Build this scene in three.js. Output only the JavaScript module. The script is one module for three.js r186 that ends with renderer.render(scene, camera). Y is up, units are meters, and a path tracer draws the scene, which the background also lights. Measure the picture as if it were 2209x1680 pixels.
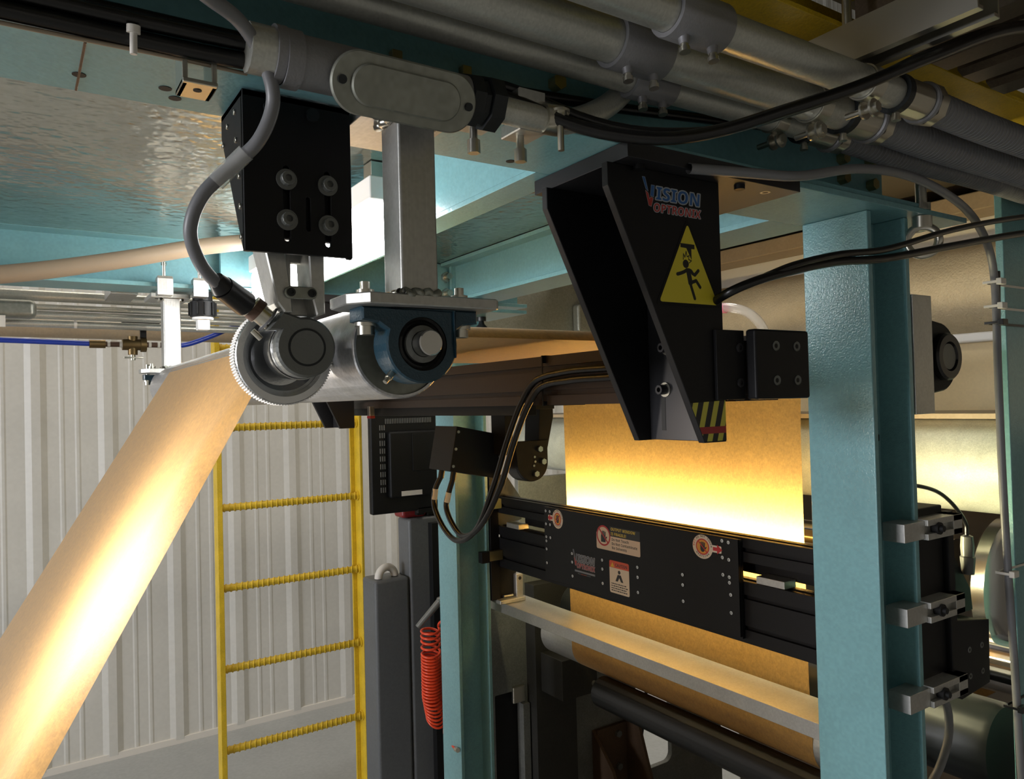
import * as THREE from 'three';
import { RoundedBoxGeometry } from 'three/addons/geometries/RoundedBoxGeometry.js';
import { mergeGeometries, toCreasedNormals } from 'three/addons/utils/BufferGeometryUtils.js';
import { RectAreaLightUniformsLib } from 'three/addons/lights/RectAreaLightUniformsLib.js';

// ---------- camera, lights, exposure ----------
const scene = new THREE.Scene();
scene.background = new THREE.Color(0x000000);
const camera = new THREE.PerspectiveCamera(54.398, 2209 / 1680, 0.02, 40);
camera.position.set(0, 1.6, 0);
camera.rotation.set(THREE.MathUtils.degToRad(1.005), THREE.MathUtils.degToRad(-33.36), THREE.MathUtils.degToRad(-1.489), 'YXZ');
const renderer = new THREE.WebGLRenderer({ antialias: true });
renderer.toneMapping = THREE.LinearToneMapping;
renderer.toneMappingExposure = 1.0;
renderer.shadowMap.enabled = true;
RectAreaLightUniformsLib.init();
const LIGHT = { bay: 10.5, frontFill: 27, side: 29, underDeck: 30, bar: 76, flood: 125 };
function areaLight(color, intensity, w, h, pos, target, parent = scene) {
  const l = new THREE.RectAreaLight(color, intensity, w, h);
  l.position.set(...pos); parent.add(l); l.lookAt(...target); return l;
}

// ---------- helpers ----------
let seed = 7; const rnd = () => ((seed = (seed * 1664525 + 1013904223) >>> 0) / 4294967296);
const used = {}; const offs = new WeakMap();
function numbered(n) { const k = (used[n] = (used[n] ?? -1) + 1); return k ? `${n}_${String(k).padStart(3, '0')}` : n; }
function thing(name, label, category, pos = [0, 0, 0], group) {
  const o = new THREE.Group(); o.name = numbered(name); o.position.set(...pos); offs.set(o, pos);
  o.userData = { label, category }; if (group) o.userData.group = group; scene.add(o); return o;
}
const flat = g => (g.index ? g.toNonIndexed() : g);
function merge(...gs) {
  const l = gs.flat(3).map(g => { g = flat(g); for (const k of Object.keys(g.attributes)) if (!['position', 'normal', 'uv'].includes(k)) g.deleteAttribute(k); return g; });
  return l.length === 1 ? l[0] : mergeGeometries(l);
}
function metreUV(g) { // uv in metres, chosen by the way a face points
  g = flat(g); const p = g.attributes.position, n = g.attributes.normal, uv = new Float32Array(p.count * 2);
  for (let t = 0; t < p.count; t += 3) {
    let a = 0, b = 0, c = 0; for (let k = 0; k < 3; k++) { a += n.getX(t + k); b += n.getY(t + k); c += n.getZ(t + k); }
    a = Math.abs(a); b = Math.abs(b); c = Math.abs(c);
    for (let k = t; k < t + 3; k++) { const x = p.getX(k), y = p.getY(k), z = p.getZ(k); uv.set(a >= b && a >= c ? [z, y] : b >= c ? [x, z] : [x, y], k * 2); }
  }
  g.setAttribute('uv', new THREE.BufferAttribute(uv, 2)); return g;
}
function obj(name, geo, mat, parent = scene, o = {}) { // geometry is given in world coordinates
  let g = Array.isArray(geo) ? merge(...geo) : flat(geo);
  if (!o.keepUV) g = metreUV(g);
  const m = new THREE.Mesh(g, mat); m.castShadow = m.receiveShadow = true;
  m.name = parent === scene ? numbered(name) : name;
  const off = offs.get(parent) || [0, 0, 0];
  if (parent === scene) { g.computeBoundingBox(); const c = g.boundingBox.getCenter(new THREE.Vector3()); c.y = g.boundingBox.min.y; g.translate(-c.x, -c.y, -c.z); m.position.copy(c); offs.set(m, [m.position.x, m.position.y, m.position.z]); }
  else { g.translate(-off[0], -off[1], -off[2]); offs.set(m, off); }
  if (o.label) m.userData.label = o.label; if (o.category) m.userData.category = o.category; if (o.group) m.userData.group = o.group; if (o.kind) m.userData.kind = o.kind;
  parent.add(m); return m;
}
const one = (name, geo, mat, label, category, group) => obj(name, geo, mat, scene, { label, category, group });
const struct = (name, geo, mat, label) => obj(name, geo, mat, scene, { label, kind: 'structure', category: 'structure' });
function copy(o, d, label, rotY) { const c = o.clone(); c.name = numbered(o.name.replace(/_\d{3}$/, '')); c.position.add(new THREE.Vector3(...d)); c.userData = { ...o.userData }; if (label) c.userData.label = label; if (rotY) c.rotation.y = rotY; scene.add(c); return c; }

const bx = (x0, x1, y0, y1, z0, z1, r = 0.0008) => {
  const w = Math.abs(x1 - x0), h = Math.abs(y1 - y0), d = Math.abs(z1 - z0); r = Math.min(r, w * .3, h * .3, d * .3);
  return new RoundedBoxGeometry(w, h, d, 1, r).translate((x0 + x1) / 2, (y0 + y1) / 2, (z0 + z1) / 2);
};
const UP = new THREE.Vector3(0, 1, 0);
const vec = p => new THREE.Vector3(...p);
function cy(a, b, r, seg = 28, r2 = r, open = false) { // cylinder from a to b
  const A = vec(a), B = vec(b), d = B.clone().sub(A), L = d.length();
  const g = new THREE.CylinderGeometry(r2, r, L, seg, 1, open);
  g.applyQuaternion(new THREE.Quaternion().setFromUnitVectors(UP, d.normalize()));
  const c = A.add(B).multiplyScalar(.5); return g.translate(c.x, c.y, c.z);
}
function tube(pts, r, n = 60, rad = 12, closed = false) { return new THREE.TubeGeometry(new THREE.CatmullRomCurve3(pts.map(vec), closed, 'centripetal'), n, r, rad, closed); }
function lathe(profile, c, axis = 'z', seg = 48) { // profile [[r, along axis]...]
  const g = new THREE.LatheGeometry(profile.map(p => new THREE.Vector2(p[0], p[1])), seg);
  if (axis === 'z') g.rotateX(Math.PI / 2); if (axis === 'x') g.rotateZ(-Math.PI / 2);
  return toCreasedNormals(g.translate(...c), .6);
}
const shp = (pts, holes = []) => { const s = new THREE.Shape(pts.map(p => new THREE.Vector2(...p))); for (const h of holes || []) s.holes.push(h instanceof THREE.Path ? h : new THREE.Path(h.map(p => new THREE.Vector2(...p)))); return s; };
const circle = (x, y, r) => { const p = new THREE.Path(); p.absarc(x, y, r, 0, Math.PI * 2, true); return p; };
function ext(shape, d, bevel = .0006, seg = 24) { const b = Math.min(bevel, d * .3); return new THREE.ExtrudeGeometry(shape, { depth: d - 2 * b, bevelEnabled: b > 0, bevelSize: b, bevelThickness: b, bevelOffset: -b, bevelSegments: 1, curveSegments: seg }).translate(0, 0, b); }
const exZ = (pts, z0, z1, holes, bevel) => ext(pts instanceof THREE.Shape ? pts : shp(pts, holes), z1 - z0, bevel).translate(0, 0, z0); // outline in x,y
// outline in z,y, swept along x
const exX = (pts, x0, x1, holes, bevel) => ext(pts instanceof THREE.Shape ? pts : shp(pts, holes), x1 - x0, bevel).rotateY(Math.PI / 2).scale(1, 1, -1).translate(x0, 0, 0);
function fixWinding(g) { g = flat(g); const a = g.attributes; for (const k of Object.keys(a)) { const s = a[k].itemSize, r = a[k].array; for (let i = 0; i < a[k].count; i += 3) for (let j = 0; j < s; j++) { const t = r[(i + 1) * s + j]; r[(i + 1) * s + j] = r[(i + 2) * s + j]; r[(i + 2) * s + j] = t; } } return g; }
const sideX = (...a) => { const g = fixWinding(exX(...a)); g.computeVertexNormals(); return g; };
const AX = { x: [1, 0, 0], y: [0, 1, 0], z: [0, 0, 1] };
const along = (c, ax, t) => c.map((v, i) => v + AX[ax][i] * t);
const hexHead = (c, ax, r, h) => { const g = cy(along(c, ax, 0), along(c, ax, h), r, 6); return g; };
// round head with a hex socket, opening along +ax (h may be negative)
const socketHead = (c, ax, r, h) => { const s = Math.sign(h); h = Math.abs(h); const g = lathe([[0, h * .35], [r * .5, h * .35], [r * .5, h], [r * .92, h], [r, h * .9], [r, 0]], [0, 0, 0], 'y', 12); if (s < 0) g.rotateX(Math.PI); if (ax === 'z') g.rotateX(Math.PI / 2); if (ax === 'x') g.rotateZ(-Math.PI / 2); return g.translate(...c); };

// ---------- procedural textures ----------
function noiseTex(size, fn, color = true, rep = 1) {
  const d = new Uint8Array(size * size * 4);
  for (let y = 0; y < size; y++) for (let x = 0; x < size; x++) { const c = fn(x / size, y / size), i = (y * size + x) * 4; for (let k = 0; k < 3; k++) d[i + k] = Math.max(0, Math.min(255, (Array.isArray(c) ? c[k] : c) * 255)); d[i + 3] = 255; }
  const t = new THREE.DataTexture(d, size, size); t.wrapS = t.wrapT = THREE.RepeatWrapping; t.magFilter = THREE.LinearFilter; t.minFilter = THREE.LinearMipmapLinearFilter; t.generateMipmaps = true;
  if (color) t.colorSpace = THREE.SRGBColorSpace; t.repeat.set(rep, rep); t.needsUpdate = true; return t;
}
function grid(n, s) { let q = s; const r = () => ((q = (q * 1664525 + 1013904223) >>> 0) / 4294967296); return { n, v: Float32Array.from({ length: n * n }, r) }; }
function smp(g, u, v) { const n = g.n; u = ((u % 1) + 1) % 1 * n; v = ((v % 1) + 1) % 1 * n; const x = Math.floor(u), y = Math.floor(v); let a = u - x, b = v - y; a = a * a * (3 - 2 * a); b = b * b * (3 - 2 * b); const X = (x + 1) % n, Y = (y + 1) % n, w = g.v; return (w[y * n + x] * (1 - a) + w[y * n + X] * a) * (1 - b) + (w[Y * n + x] * (1 - a) + w[Y * n + X] * a) * b; }
const G4 = grid(4, 11), G8 = grid(8, 3), G16 = grid(16, 5), G32 = grid(32, 8), G64 = grid(64, 21), G128 = grid(128, 31), G256 = grid(256, 77);
const fbm = (u, v) => smp(G4, u, v) * .4 + smp(G8, u, v) * .25 + smp(G16, u, v) * .15 + smp(G32, u, v) * .1 + smp(G64, u, v) * .1;
const peelBump = noiseTex(512, (u, v) => smp(G64, u, v) * .6 + smp(G128, u, v) * .4, false, 4);        // orange-peel paint, 25 cm tile
const paintBump = peelBump.clone(); paintBump.repeat.set(8, 8); paintBump.needsUpdate = true;
const fineBump = noiseTex(512, (u, v) => smp(G128, u, v) * .4 + smp(G256, u, v) * .6, false, 4);
const dimpleBump = noiseTex(512, (u, v) => .7 * smp(G32, u + .03 * smp(G16, u, v), v * 1.0) + .3 * smp(G64, u, v), false, 2.3); // hammered sheet
const brushBump = noiseTex(512, (u, v) => smp(G256, u, v * .06) * .7 + smp(G128, u, v * .1) * .3, false, 3);
const wear = (base, amt, rep = 2) => noiseTex(512, (u, v) => { const k = 1 + amt * (fbm(u, v) - .5) + amt * .5 * (smp(G128, u, v) - .5); return base.map(c => c * k); }, true, rep);
const hex = h => { const c = new THREE.Color(h); return [c.r, c.g, c.b].map(v => (v <= .0031308 ? v * 12.92 : 1.055 * Math.pow(v, 1 / 2.4) - .055)); };
const kraftTex = noiseTex(1024, (u, v) => { // kraft paper: cloudy formation and fine fibres
  const f = .5 * smp(G64, u, v) + .3 * smp(G128, u, v) + .2 * smp(G32, u, v), fib = smp(G256, u * .9, v * .35) * .6 + smp(G256, u * .4 + .3, v) * .4, k = .90 + .16 * (f - .5) + .12 * (fib - .5);
  return [.765 * k, .58 * k, .285 * k]; }, true, 3.2);
function canvasTex(w, h, draw) { const c = document.createElement('canvas'); c.width = w; c.height = h; const x = c.getContext('2d'); draw(x, w, h); const t = new THREE.CanvasTexture(c); t.colorSpace = THREE.SRGBColorSpace; t.anisotropy = 4; return t; }
// ---------- materials ----------
const std = (o) => new THREE.MeshStandardMaterial(o), phy = (o) => new THREE.MeshPhysicalMaterial(o);
const M = {
  teal: std({ map: wear(hex('#74a2a8'), .10), roughness: .25, bumpMap: paintBump, bumpScale: .00028 }),
  tealBeam: std({ map: wear(hex('#72a3ab'), .12), roughness: .3, bumpMap: peelBump, bumpScale: .0002 }),
  galv: std({ map: wear(hex('#b9bab2'), .16, 5), roughness: .36, metalness: .55, bumpMap: fineBump, bumpScale: .00008 }),
  sheet: std({ map: wear(hex('#a9aca4'), .12, 1.3), roughness: .2, metalness: .92, bumpMap: dimpleBump, bumpScale: .0017 }),
  duct: std({ map: wear(hex('#b9bcae'), .22, 6), roughness: .5, metalness: .1, bumpMap: peelBump, bumpScale: .0003 }),
  zinc: std({ color: '#c9c6ba', roughness: .28, metalness: .95 }),
  zincYellow: std({ color: '#a39a72', roughness: .35, metalness: .85 }),
  steel: std({ color: '#b9b8b4', roughness: .25, metalness: 1 }),
  alu: std({ map: wear(hex('#bdbdb9'), .12, 3), roughness: .42, metalness: .8, bumpMap: brushBump, bumpScale: .0001 }),
  turned: std({ color: '#c4c6c8', roughness: .24, metalness: 1, bumpMap: fineBump, bumpScale: .00004 }),
  rollerSkin: std({ map: wear(hex('#c6c6c8'), .2, 4), roughness: .38, metalness: .9, bumpMap: brushBump, bumpScale: .00025 }),
  castGrey: std({ color: '#6d6f6c', roughness: .45, metalness: .35, bumpMap: fineBump, bumpScale: .0001 }),
  dieCast: std({ color: '#858588', roughness: .5, metalness: .5, bumpMap: fineBump, bumpScale: .00015 }),
  plateGrey: std({ map: wear(hex('#8d8f86'), .2, 2), roughness: .42, metalness: .6 }),
  blackAno: phy({ color: '#121214', roughness: .5, specularIntensity: .55, bumpMap: fineBump, bumpScale: .00003 }),
  blackEdge: std({ color: '#3a3a3d', roughness: .32, metalness: .6 }),
  blackMatte: std({ color: '#0c0c0d', roughness: .7 }),
  blackPlastic: phy({ color: '#111213', roughness: .55, specularIntensity: .5, bumpMap: fineBump, bumpScale: .0001 }),
  rubber: std({ color: '#0e0e10', roughness: .36 }),
  cableGrey: std({ color: '#6f7073', roughness: .42 }),
  cableBlack: std({ color: '#09090a', roughness: .3 }),
  steelBlack: std({ color: '#1d2123', roughness: .42, metalness: .3 }),
  bearingBlue: std({ color: '#1c3a48', roughness: .3, bumpMap: fineBump, bumpScale: .0002 }),
  bronze: std({ color: '#6f5c3c', roughness: .42, metalness: .8 }),
  oxide: std({ color: '#5a4437', roughness: .6, metalness: .3 }),
  extru: std({ color: '#3a312c', roughness: .4, metalness: .45, bumpMap: brushBump, bumpScale: .00004 }),  // brown in the colour stands for paper reflected in the metal
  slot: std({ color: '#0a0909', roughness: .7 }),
  yellow: std({ map: wear(hex('#d9b72c'), .2, 5), roughness: .45, bumpMap: peelBump, bumpScale: .0004 }),
  yellowClip: std({ color: '#e2d77c', roughness: .5 }),
  olive: std({ color: '#8a7f16', roughness: .5 }),
  white: std({ color: '#e6e6e4', roughness: .5 }),
  nylon: std({ color: '#d8d4cc', roughness: .5 }),
  cream: std({ map: wear(hex('#e2cfa6'), .05, 2), roughness: .6 }),
  tan: std({ map: wear(hex('#b3a587'), .12, 5), roughness: .55, metalness: .1, bumpMap: peelBump, bumpScale: .0012 }),
  pipeTan: std({ map: wear(hex('#a8967c'), .1, 2), roughness: .5 }),
  pvc: std({ color: '#8f8270', roughness: .45 }),
  blue: std({ color: '#1d3aa0', roughness: .35 }),
  orange: std({ color: '#d8431f', roughness: .3 }),
  red: std({ color: '#7d1c20', roughness: .4 }),
  truck: std({ map: wear(hex('#5d6062'), .12, 1.5), roughness: .45 }),
  wall: std({ map: wear(hex('#c9c8c2'), .05, .7), roughness: .45, metalness: 0 }),
  roomWall: std({ color: '#bdbbb4', roughness: .8 }),
  ceil: std({ color: '#4b4a48', roughness: .9 }),
  floor: std({ map: wear(hex('#a2a5a5'), .1, .8), roughness: .35 }),
  frame: std({ map: wear(hex('#7c7d78'), .25, 2.5), roughness: .5, metalness: .45 }),
  frameDark: std({ map: wear(hex('#34332f'), .25, 2.5), roughness: .55, metalness: .3 }),
  rust: std({ map: wear(hex('#5a4634'), .3, 4), roughness: .6, metalness: .3 }),
  plank: std({ map: wear(hex('#77695a'), .2, 4), roughness: .34, metalness: .7 }),
  soffit: std({ color: '#6a6255', roughness: .6 }),
  chrome: std({ color: '#c9c9d2', roughness: .12, metalness: 1 }),
  paper: phy({ map: kraftTex, roughness: .62, transmission: .32, thickness: 0, ior: 1.45, bumpMap: fineBump, bumpScale: .0001, side: THREE.DoubleSide }),
  glow: std({ color: '#ffffff', emissive: '#ffffff', emissiveIntensity: 24 }),
  barGlow: std({ color: '#ffffff', emissive: '#fff6cc', emissiveIntensity: 20 }),
  skyGlow: std({ color: '#ffffff', emissive: '#fff6e6', emissiveIntensity: 6 }),
  clearVinyl: phy({ color: '#f4f4f2', roughness: .18, transmission: .75, thickness: 0, ior: 1.45 }),
};

// ---------- the room ----------
struct('floor', bx(-5, 8, -.12, 0, -4.2, 5), M.floor, 'smooth grey painted concrete floor');
{ // corrugated steel wall, each sheet with one tall rib and two low ribs
  const Z = -3.99, w = struct('wall_back', bx(-5, 8, 0, 6, Z - .14, Z - .03, 0), M.roomWall, 'ribbed off-white steel panel wall');
  const P = .285; let g0 = null;
  for (let i = -14; i < 24; i++) {
    const x0 = .02 + i * P; const prof = [[0, 0], [.02, 0], [.045, .013], [.08, .013], [.105, 0], [.15, 0], [.157, .003], [.167, .003], [.174, 0], [.212, 0], [.219, .003], [.229, .003], [.236, 0], [P, 0], [P, -.006], [0, -.006]];
    const sh = new THREE.Shape(prof.map(p => new THREE.Vector2(...p)));
    const g = ext(sh, 5.9, 0).rotateX(-Math.PI / 2); // outline in x,(-z); sweep along y
    g.scale(1, 1, -1); const f = fixWinding(g); f.computeVertexNormals(); f.translate(x0, .02, Z);
    const pm = obj('panel', f, M.wall, w);
  }
  obj('base_trim', bx(-5, 8, 0, .03, Z - .02, Z + .012), M.nylon, w);
}
struct('wall_left', bx(-5.1, -5, 0, 6, -4.2, 5), M.roomWall, 'plain off-white side wall');
struct('wall_right', bx(8, 8.1, 0, 6, -4.2, 5), M.roomWall, 'plain off-white far side wall');
struct('wall_front', bx(-5, 8, 0, 6, 5, 5.1), M.roomWall, 'plain off-white wall opposite the ribbed wall');
struct('ceiling', bx(-5.1, 8.1, 6, 6.1, -4.2, 5.1), M.ceil, 'dark roof deck of the hall');
// high-bay lamps of the hall, and the added front fill
function bay(x, y, z, I, w, h, label) {
  const t = thing('high_bay_lamp', label, 'lamp', [x, y, z], 'high bay lamps under the roof');
  obj('housing', bx(x - w / 2, x + w / 2, y + .01, y + .08, z - h / 2, z + h / 2, .01), M.white, t);
  obj('diffuser', bx(x - w / 2 + .03, x + w / 2 - .03, y, y + .012, z - h / 2 + .03, z + h / 2 - .03), M.skyGlow, t);
  for (const s of [-1, 1]) obj('hanger', cy([x + s * w * .4, y + .08, z], [x + s * w * .4, 6, z], .004, 8), M.zinc, t);
  areaLight('#fff3e2', I, w, h, [x, y - .01, z], [x, 0, z]);
}
[[.6, 'above the blue air hose'], [2.6, 'above the yellow ladder'], [4.8, 'behind the dryer hood']].forEach(([x, w]) => bay(x, 4.4, -2.85, LIGHT.bay, 1.2, .5, `white high bay lamp over the aisle ${w}`));
bay(-2.2, 4.6, .6, LIGHT.frontFill, 1.2, .6, 'added fill lamp over the open floor in front of the machine');  // front pair is added fill, so camera-facing sides are not black
bay(3.4, 4.6, .9, LIGHT.frontFill, 1.2, .6, 'added fill lamp behind the conduit run');

{ const t = thing('added_side_lamp', 'added unseen light panel low on the plain side wall, brightening left faces', 'lamp', [-4.96, 1, -1.1]);  // added out of view to brighten faces turned left
  obj('housing', bx(-4.999, -4.965, .95, 2.05, -2.05, -.15, .01), M.white, t); obj('diffuser', bx(-4.966, -4.958, 1, 2.0, -2.0, -.2), M.skyGlow, t);
  areaLight('#f4f6ff', LIGHT.side, 1.8, 1.0, [-4.95, 1.5, -1.1], [0, 1.5, -1.1]); }

// ---------- mezzanine steel ----------
function wBeamX(name, label, x0, x1, y0, y1, z0, z1, mat, tf = .009, tw = .008) {
  const t = thing(name, label, 'beam', [(x0 + x1) / 2, y0, (z0 + z1) / 2]); const zm = (z0 + z1) / 2;
  obj('bottom_flange', bx(x0, x1, y0, y0 + tf, z0, z1), mat, t); obj('top_flange', bx(x0, x1, y1 - tf, y1, z0, z1), mat, t);
  obj('web', bx(x0, x1, y0 + tf - .001, y1 - tf + .001, zm - tw / 2, zm + tw / 2, 0), mat, t); return t;
}
const beamA = wBeamX('steel_beam', 'long teal beam with bolted web running behind the conduits', -2.4, 1.084, 1.86, 1.968, -.695, -.575, M.tealBeam);
for (const [x, y] of [[.98, 1.932], [1.048, 1.939], [.98, 1.904], [1.05, 1.904], [.478, 1.932]]) obj('bolt', hexHead([x, y, -.631], 'z', .0085, .012), M.zincYellow, beamA);
for (const [x, y] of [[.295, 1.918], [.368, 1.92]]) obj('nut', bx(x - .005, x + .005, y - .005, y + .005, -.631, -.622), M.zincYellow, beamA);
for (const [x, z] of [[.045, -.66], [.105, -.655], [.115, -.672], [.45, -.675]]) obj('bolt_hole', cy([x, 1.8595, z], [x, 1.862, z], .005, 14), M.slot, beamA);
for (const x of [.045]) obj('weld_seam', bx(x - .001, x + .001, 1.8594, 1.861, -.694, -.60), M.rust, beamA);
{ const t = thing('cap_plate', 'flat teal plate welded on top of the near column under the long beam', 'plate', [.99, 1.852, -.63]);
  obj('plate', bx(.80, 1.20, 1.852, 1.8597, -.70, -.568), M.teal, t); }
const beamF = wBeamX('cross_beam', 'teal beam across the far side of the machine with two beam clamps on its flange', -2.4, 1.2, 1.864, 1.976, -1.84, -1.735, M.tealBeam);
for (const y of [1.931, 1.888]) { const b = obj('bolt', hexHead([.945, y, -1.74], 'z', .014, .012), M.zinc, beamF); obj('thread', cy([.945, y, -1.735], [.945, y, -1.712], .008, 14), M.zinc, b); }
obj('end_plate', bx(.905, .985, 1.87, 1.965, -1.752, -1.738), M.tealBeam, beamF);
obj('joint_plate', bx(.385, .52, 1.875, 1.962, -1.752, -1.74), M.tealBeam, beamF);
{ const z0 = -1.735, z1 = -.695;
  const t = thing('channel_joist', 'pale blue-teal steel channel with the white lamp fixed along it', 'joist', [.52, 1.86, -1.2]);
  obj('web', bx(.497, .503, 1.8668, 1.9592, z0, z1, .0001), M.tealBeam, t); obj('bottom_flange', bx(.497, .542, 1.86, 1.867, z0, z1), M.tealBeam, t); obj('top_flange', bx(.497, .542, 1.959, 1.966, z0, z1), M.tealBeam, t);
  const u = thing('edge_beam', 'green-teal beam joining the two columns under the deck sheet', 'beam', [1, 1.862, -1.2]);
  obj('bottom_flange', bx(.947, 1.05, 1.862, 1.871, z0, z1), M.tealBeam, u); obj('web', bx(.962, .972, 1.87, 1.958, z0, z1), M.tealBeam, u); obj('top_flange', bx(.93, 1.05, 1.957, 1.966, z0, z1), M.tealBeam, u);
  obj('stiffener', bx(.95, .962, 1.87, 1.958, z0 + .01, z0 + .022), M.tealBeam, u);
}
one('deck_sheet', bx(-2.4, .496, 1.968, 1.972, -1.736, -.60, 0), M.sheet, 'rippled galvanised deck sheet above the paper roller', 'sheet');
one('deck_sheet', bx(.545, .93, 1.967, 1.971, -1.736, -.60, 0), M.sheet, 'narrow scratched galvanised deck sheet between joist and edge beam', 'sheet');
one('plywood_deck', bx(-2.4, 1.2, 1.978, 2.01, -1.84, -.575, 0), M.soffit, 'dark plywood deck boards on top of the teal beams', 'deck');
// columns
function column(name, label, x0, z1, y1, depth = .103, wid = .102) {
  const t = thing(name, label, 'column', [x0 + depth / 2, 0, z1 - wid / 2]);
  obj('flange', bx(x0, x0 + .010, 0, y1, z1 - wid, z1, .0015), M.teal, t); obj('flange', bx(x0 + depth - .010, x0 + depth, 0, y1, z1 - wid, z1, .0015), M.teal, t);
  obj('web', bx(x0 + .009, x0 + depth - .009, 0, y1, z1 - wid / 2 - .004, z1 - wid / 2 + .004), M.teal, t);
  obj('base_plate', bx(x0 - .05, x0 + depth + .05, 0, .015, z1 - wid - .04, z1 + .04), M.teal, t); return t;
}
const colN = column('steel_column', 'near teal H-section column with black camera plate and silver clamps', .98, -.593, 1.852);
for (const [x, y] of [[1.045, 1.80], [1.05, 1.775], [1.053, 1.535]]) obj('bolt', hexHead([x, y, -.642], 'z', .008, .008), M.steelBlack, colN);
column('steel_column', 'far teal H-section column with the orange coiled air hose', .98, -1.778, 1.862);
{ const t = thing('steel_post', 'teal flat steel post with cables tied along its edge', 'post', [1.45, 0, -.594]);
  obj('plate', bx(1.358, 1.6, 0, 2.02, -.60, -.588, .0015), M.teal, t); obj('base_plate', bx(1.34, 1.64, 0, .012, -.65, -.54), M.teal, t); }
{ // eyebolt hanging from the cap plate
  const c = [1.092, 1.8165, -.578], t = thing('eye_bolt', 'galvanised lifting eye bolt hanging beside the near column', 'eye bolt', [1.092, 1.79, -.578]);
  obj('ring', new THREE.TorusGeometry(.0205, .006, 14, 40).rotateY(-1.0).translate(...c), M.zinc, t); obj('collar', cy([c[0], 1.835, c[2]], [c[0], 1.851, c[2]], .0135, 24), M.zinc, t);
  obj('stud', cy([c[0], 1.8595, c[2]], [c[0], 1.905, c[2]], .0075, 16), M.zinc, t); obj('nut', hexHead([c[0], 1.8597, c[2]], 'y', .0135, .010), M.zinc, t);
}

// ---------- under-deck lamp ----------
{ const t = thing('linear_lamp', 'bright white linear lamp fixed under the deck beside the blue joist', 'lamp', [.463, 1.86, -1.35]);
  obj('housing', bx(.432, .494, 1.899, 1.934, -1.69, -1.015, .003), M.white, t);
  obj('diffuser', bx(.435, .491, 1.835, 1.899, -1.684, -1.022, .008), M.glow, t);
  obj('mount_clip', bx(.45, .48, 1.934, 1.967, -1.08, -1.05), M.zinc, t); obj('mount_clip', bx(.45, .48, 1.934, 1.967, -1.66, -1.63), M.zinc, t);
  obj('lamp_gland', cy([.463, 1.88, -1.69], [.463, 1.88, -1.71], .012, 16), M.zinc, t);
  areaLight('#fffaf0', LIGHT.underDeck, .05, .64, [.463, 1.834, -1.353], [.463, 0, -1.353]);
}
// ---------- paper web over its rollers ----------
const R1 = { x: .301, y: 1.6536, r: .047 }, R2 = { x: 1.185, y: 1.653, r: .048 }, R3 = { x: 1.293, y: .947, r: .06 };
{ const th = THREE.MathUtils.degToRad(59), path = []; // [x, y, nx, ny, length, curl, skew]
  const add = (x, y, nx, ny, curl, cw = .17) => { const l = path.length ? path[path.length - 1][4] + Math.hypot(x - path[path.length - 1][0], y - path[path.length - 1][1]) : 0; path.push([x, y, nx, ny, l, curl, cw]); };
  const ss = t => { t = Math.max(0, Math.min(1, t)); return t * t * (3 - 2 * t); };
  const nx = -Math.sin(th), ny = Math.cos(th), tx = R1.x + R1.r * nx, ty = R1.y + R1.r * ny;
  for (let i = 56; i >= 0; i--) { const t = i / 56 * 1.5; add(tx - Math.cos(th) * t, ty - Math.sin(th) * t, nx, ny, .015 * ss((t - .01) / .15), .075); }
  for (let a = 180 - 31; a >= 90; a -= 6) { const q = a * Math.PI / 180; if (a < 149) add(R1.x + R1.r * Math.cos(q), R1.y + R1.r * Math.sin(q), Math.cos(q), Math.sin(q), 0); }
  for (let i = 0; i <= 30; i++) { const t = i / 30; add(R1.x + (R2.x - R1.x) * t, R1.y + R1.r + (R2.y + R2.r - R1.y - R1.r) * t, 0, 1, .018 * ss(t * 6) * ss((1 - t) * 6), .06); }
  for (let a = 84; a >= 0; a -= 6) { const q = a * Math.PI / 180; add(R2.x + R2.r * Math.cos(q), R2.y + R2.r * Math.sin(q), Math.cos(q), Math.sin(q), 0); }
  for (let i = 1; i <= 24; i++) { const t = i / 24; add(R2.x + R2.r, R2.y + (R3.y - R2.y) * t, 1, 0, .004 * ss(t * 5) * ss((1 - t) * 5)); }
  for (let a = 186; a <= 270; a += 6) { const q = a * Math.PI / 180; add(R3.x + R3.r * Math.cos(q), R3.y + R3.r * Math.sin(q), -Math.cos(q), -Math.sin(q), 0); }
  for (let i = 1; i <= 8; i++) add(R3.x + i * .08, R3.y - R3.r, 0, 1, 0);
  const L = path[path.length - 1][4], N = 48, pos = [], uv = [], idx = [];
  for (const [x, y, a, b, l, c, w] of path) { const k = l / L, left = Math.max(0, Math.min(.6, 1.5 - l)), zn = -.872 + .066 * ss((l - 1.5) / .25) - .082 * ss((l - 2.15) / .4) + (l < 1.5 ? .13 * Math.max(0, left - .05) - 4.2 * c : 0), zf = -1.66 + .055 * k;
    for (let j = 0; j <= N; j++) { const t = Math.pow(j / N, 1.5), z = zn + (zf - zn) * t, s = Math.abs(z - zn), d = s < w ? c * Math.pow((w - s) / w, 2.8) : 0; const zz = z - (s < w ? c * .25 * (w - s) / w : 0); pos.push(x - a * d, y - b * d, zz); uv.push(z, l); } }
  for (let i = 0; i < path.length - 1; i++) for (let j = 0; j < N; j++) { const a = i * (N + 1) + j, b = a + N + 1; idx.push(a, a + 1, b, b, a + 1, b + 1); }
  const g = new THREE.BufferGeometry(); g.setAttribute('position', new THREE.Float32BufferAttribute(pos, 3)); g.setAttribute('uv', new THREE.Float32BufferAttribute(uv, 2)); g.setIndex(idx); g.computeVertexNormals();
  obj('paper_web', g, M.paper, scene, { label: 'wide brown kraft paper web running over the rollers', category: 'paper web', keepUV: true });
}
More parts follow.
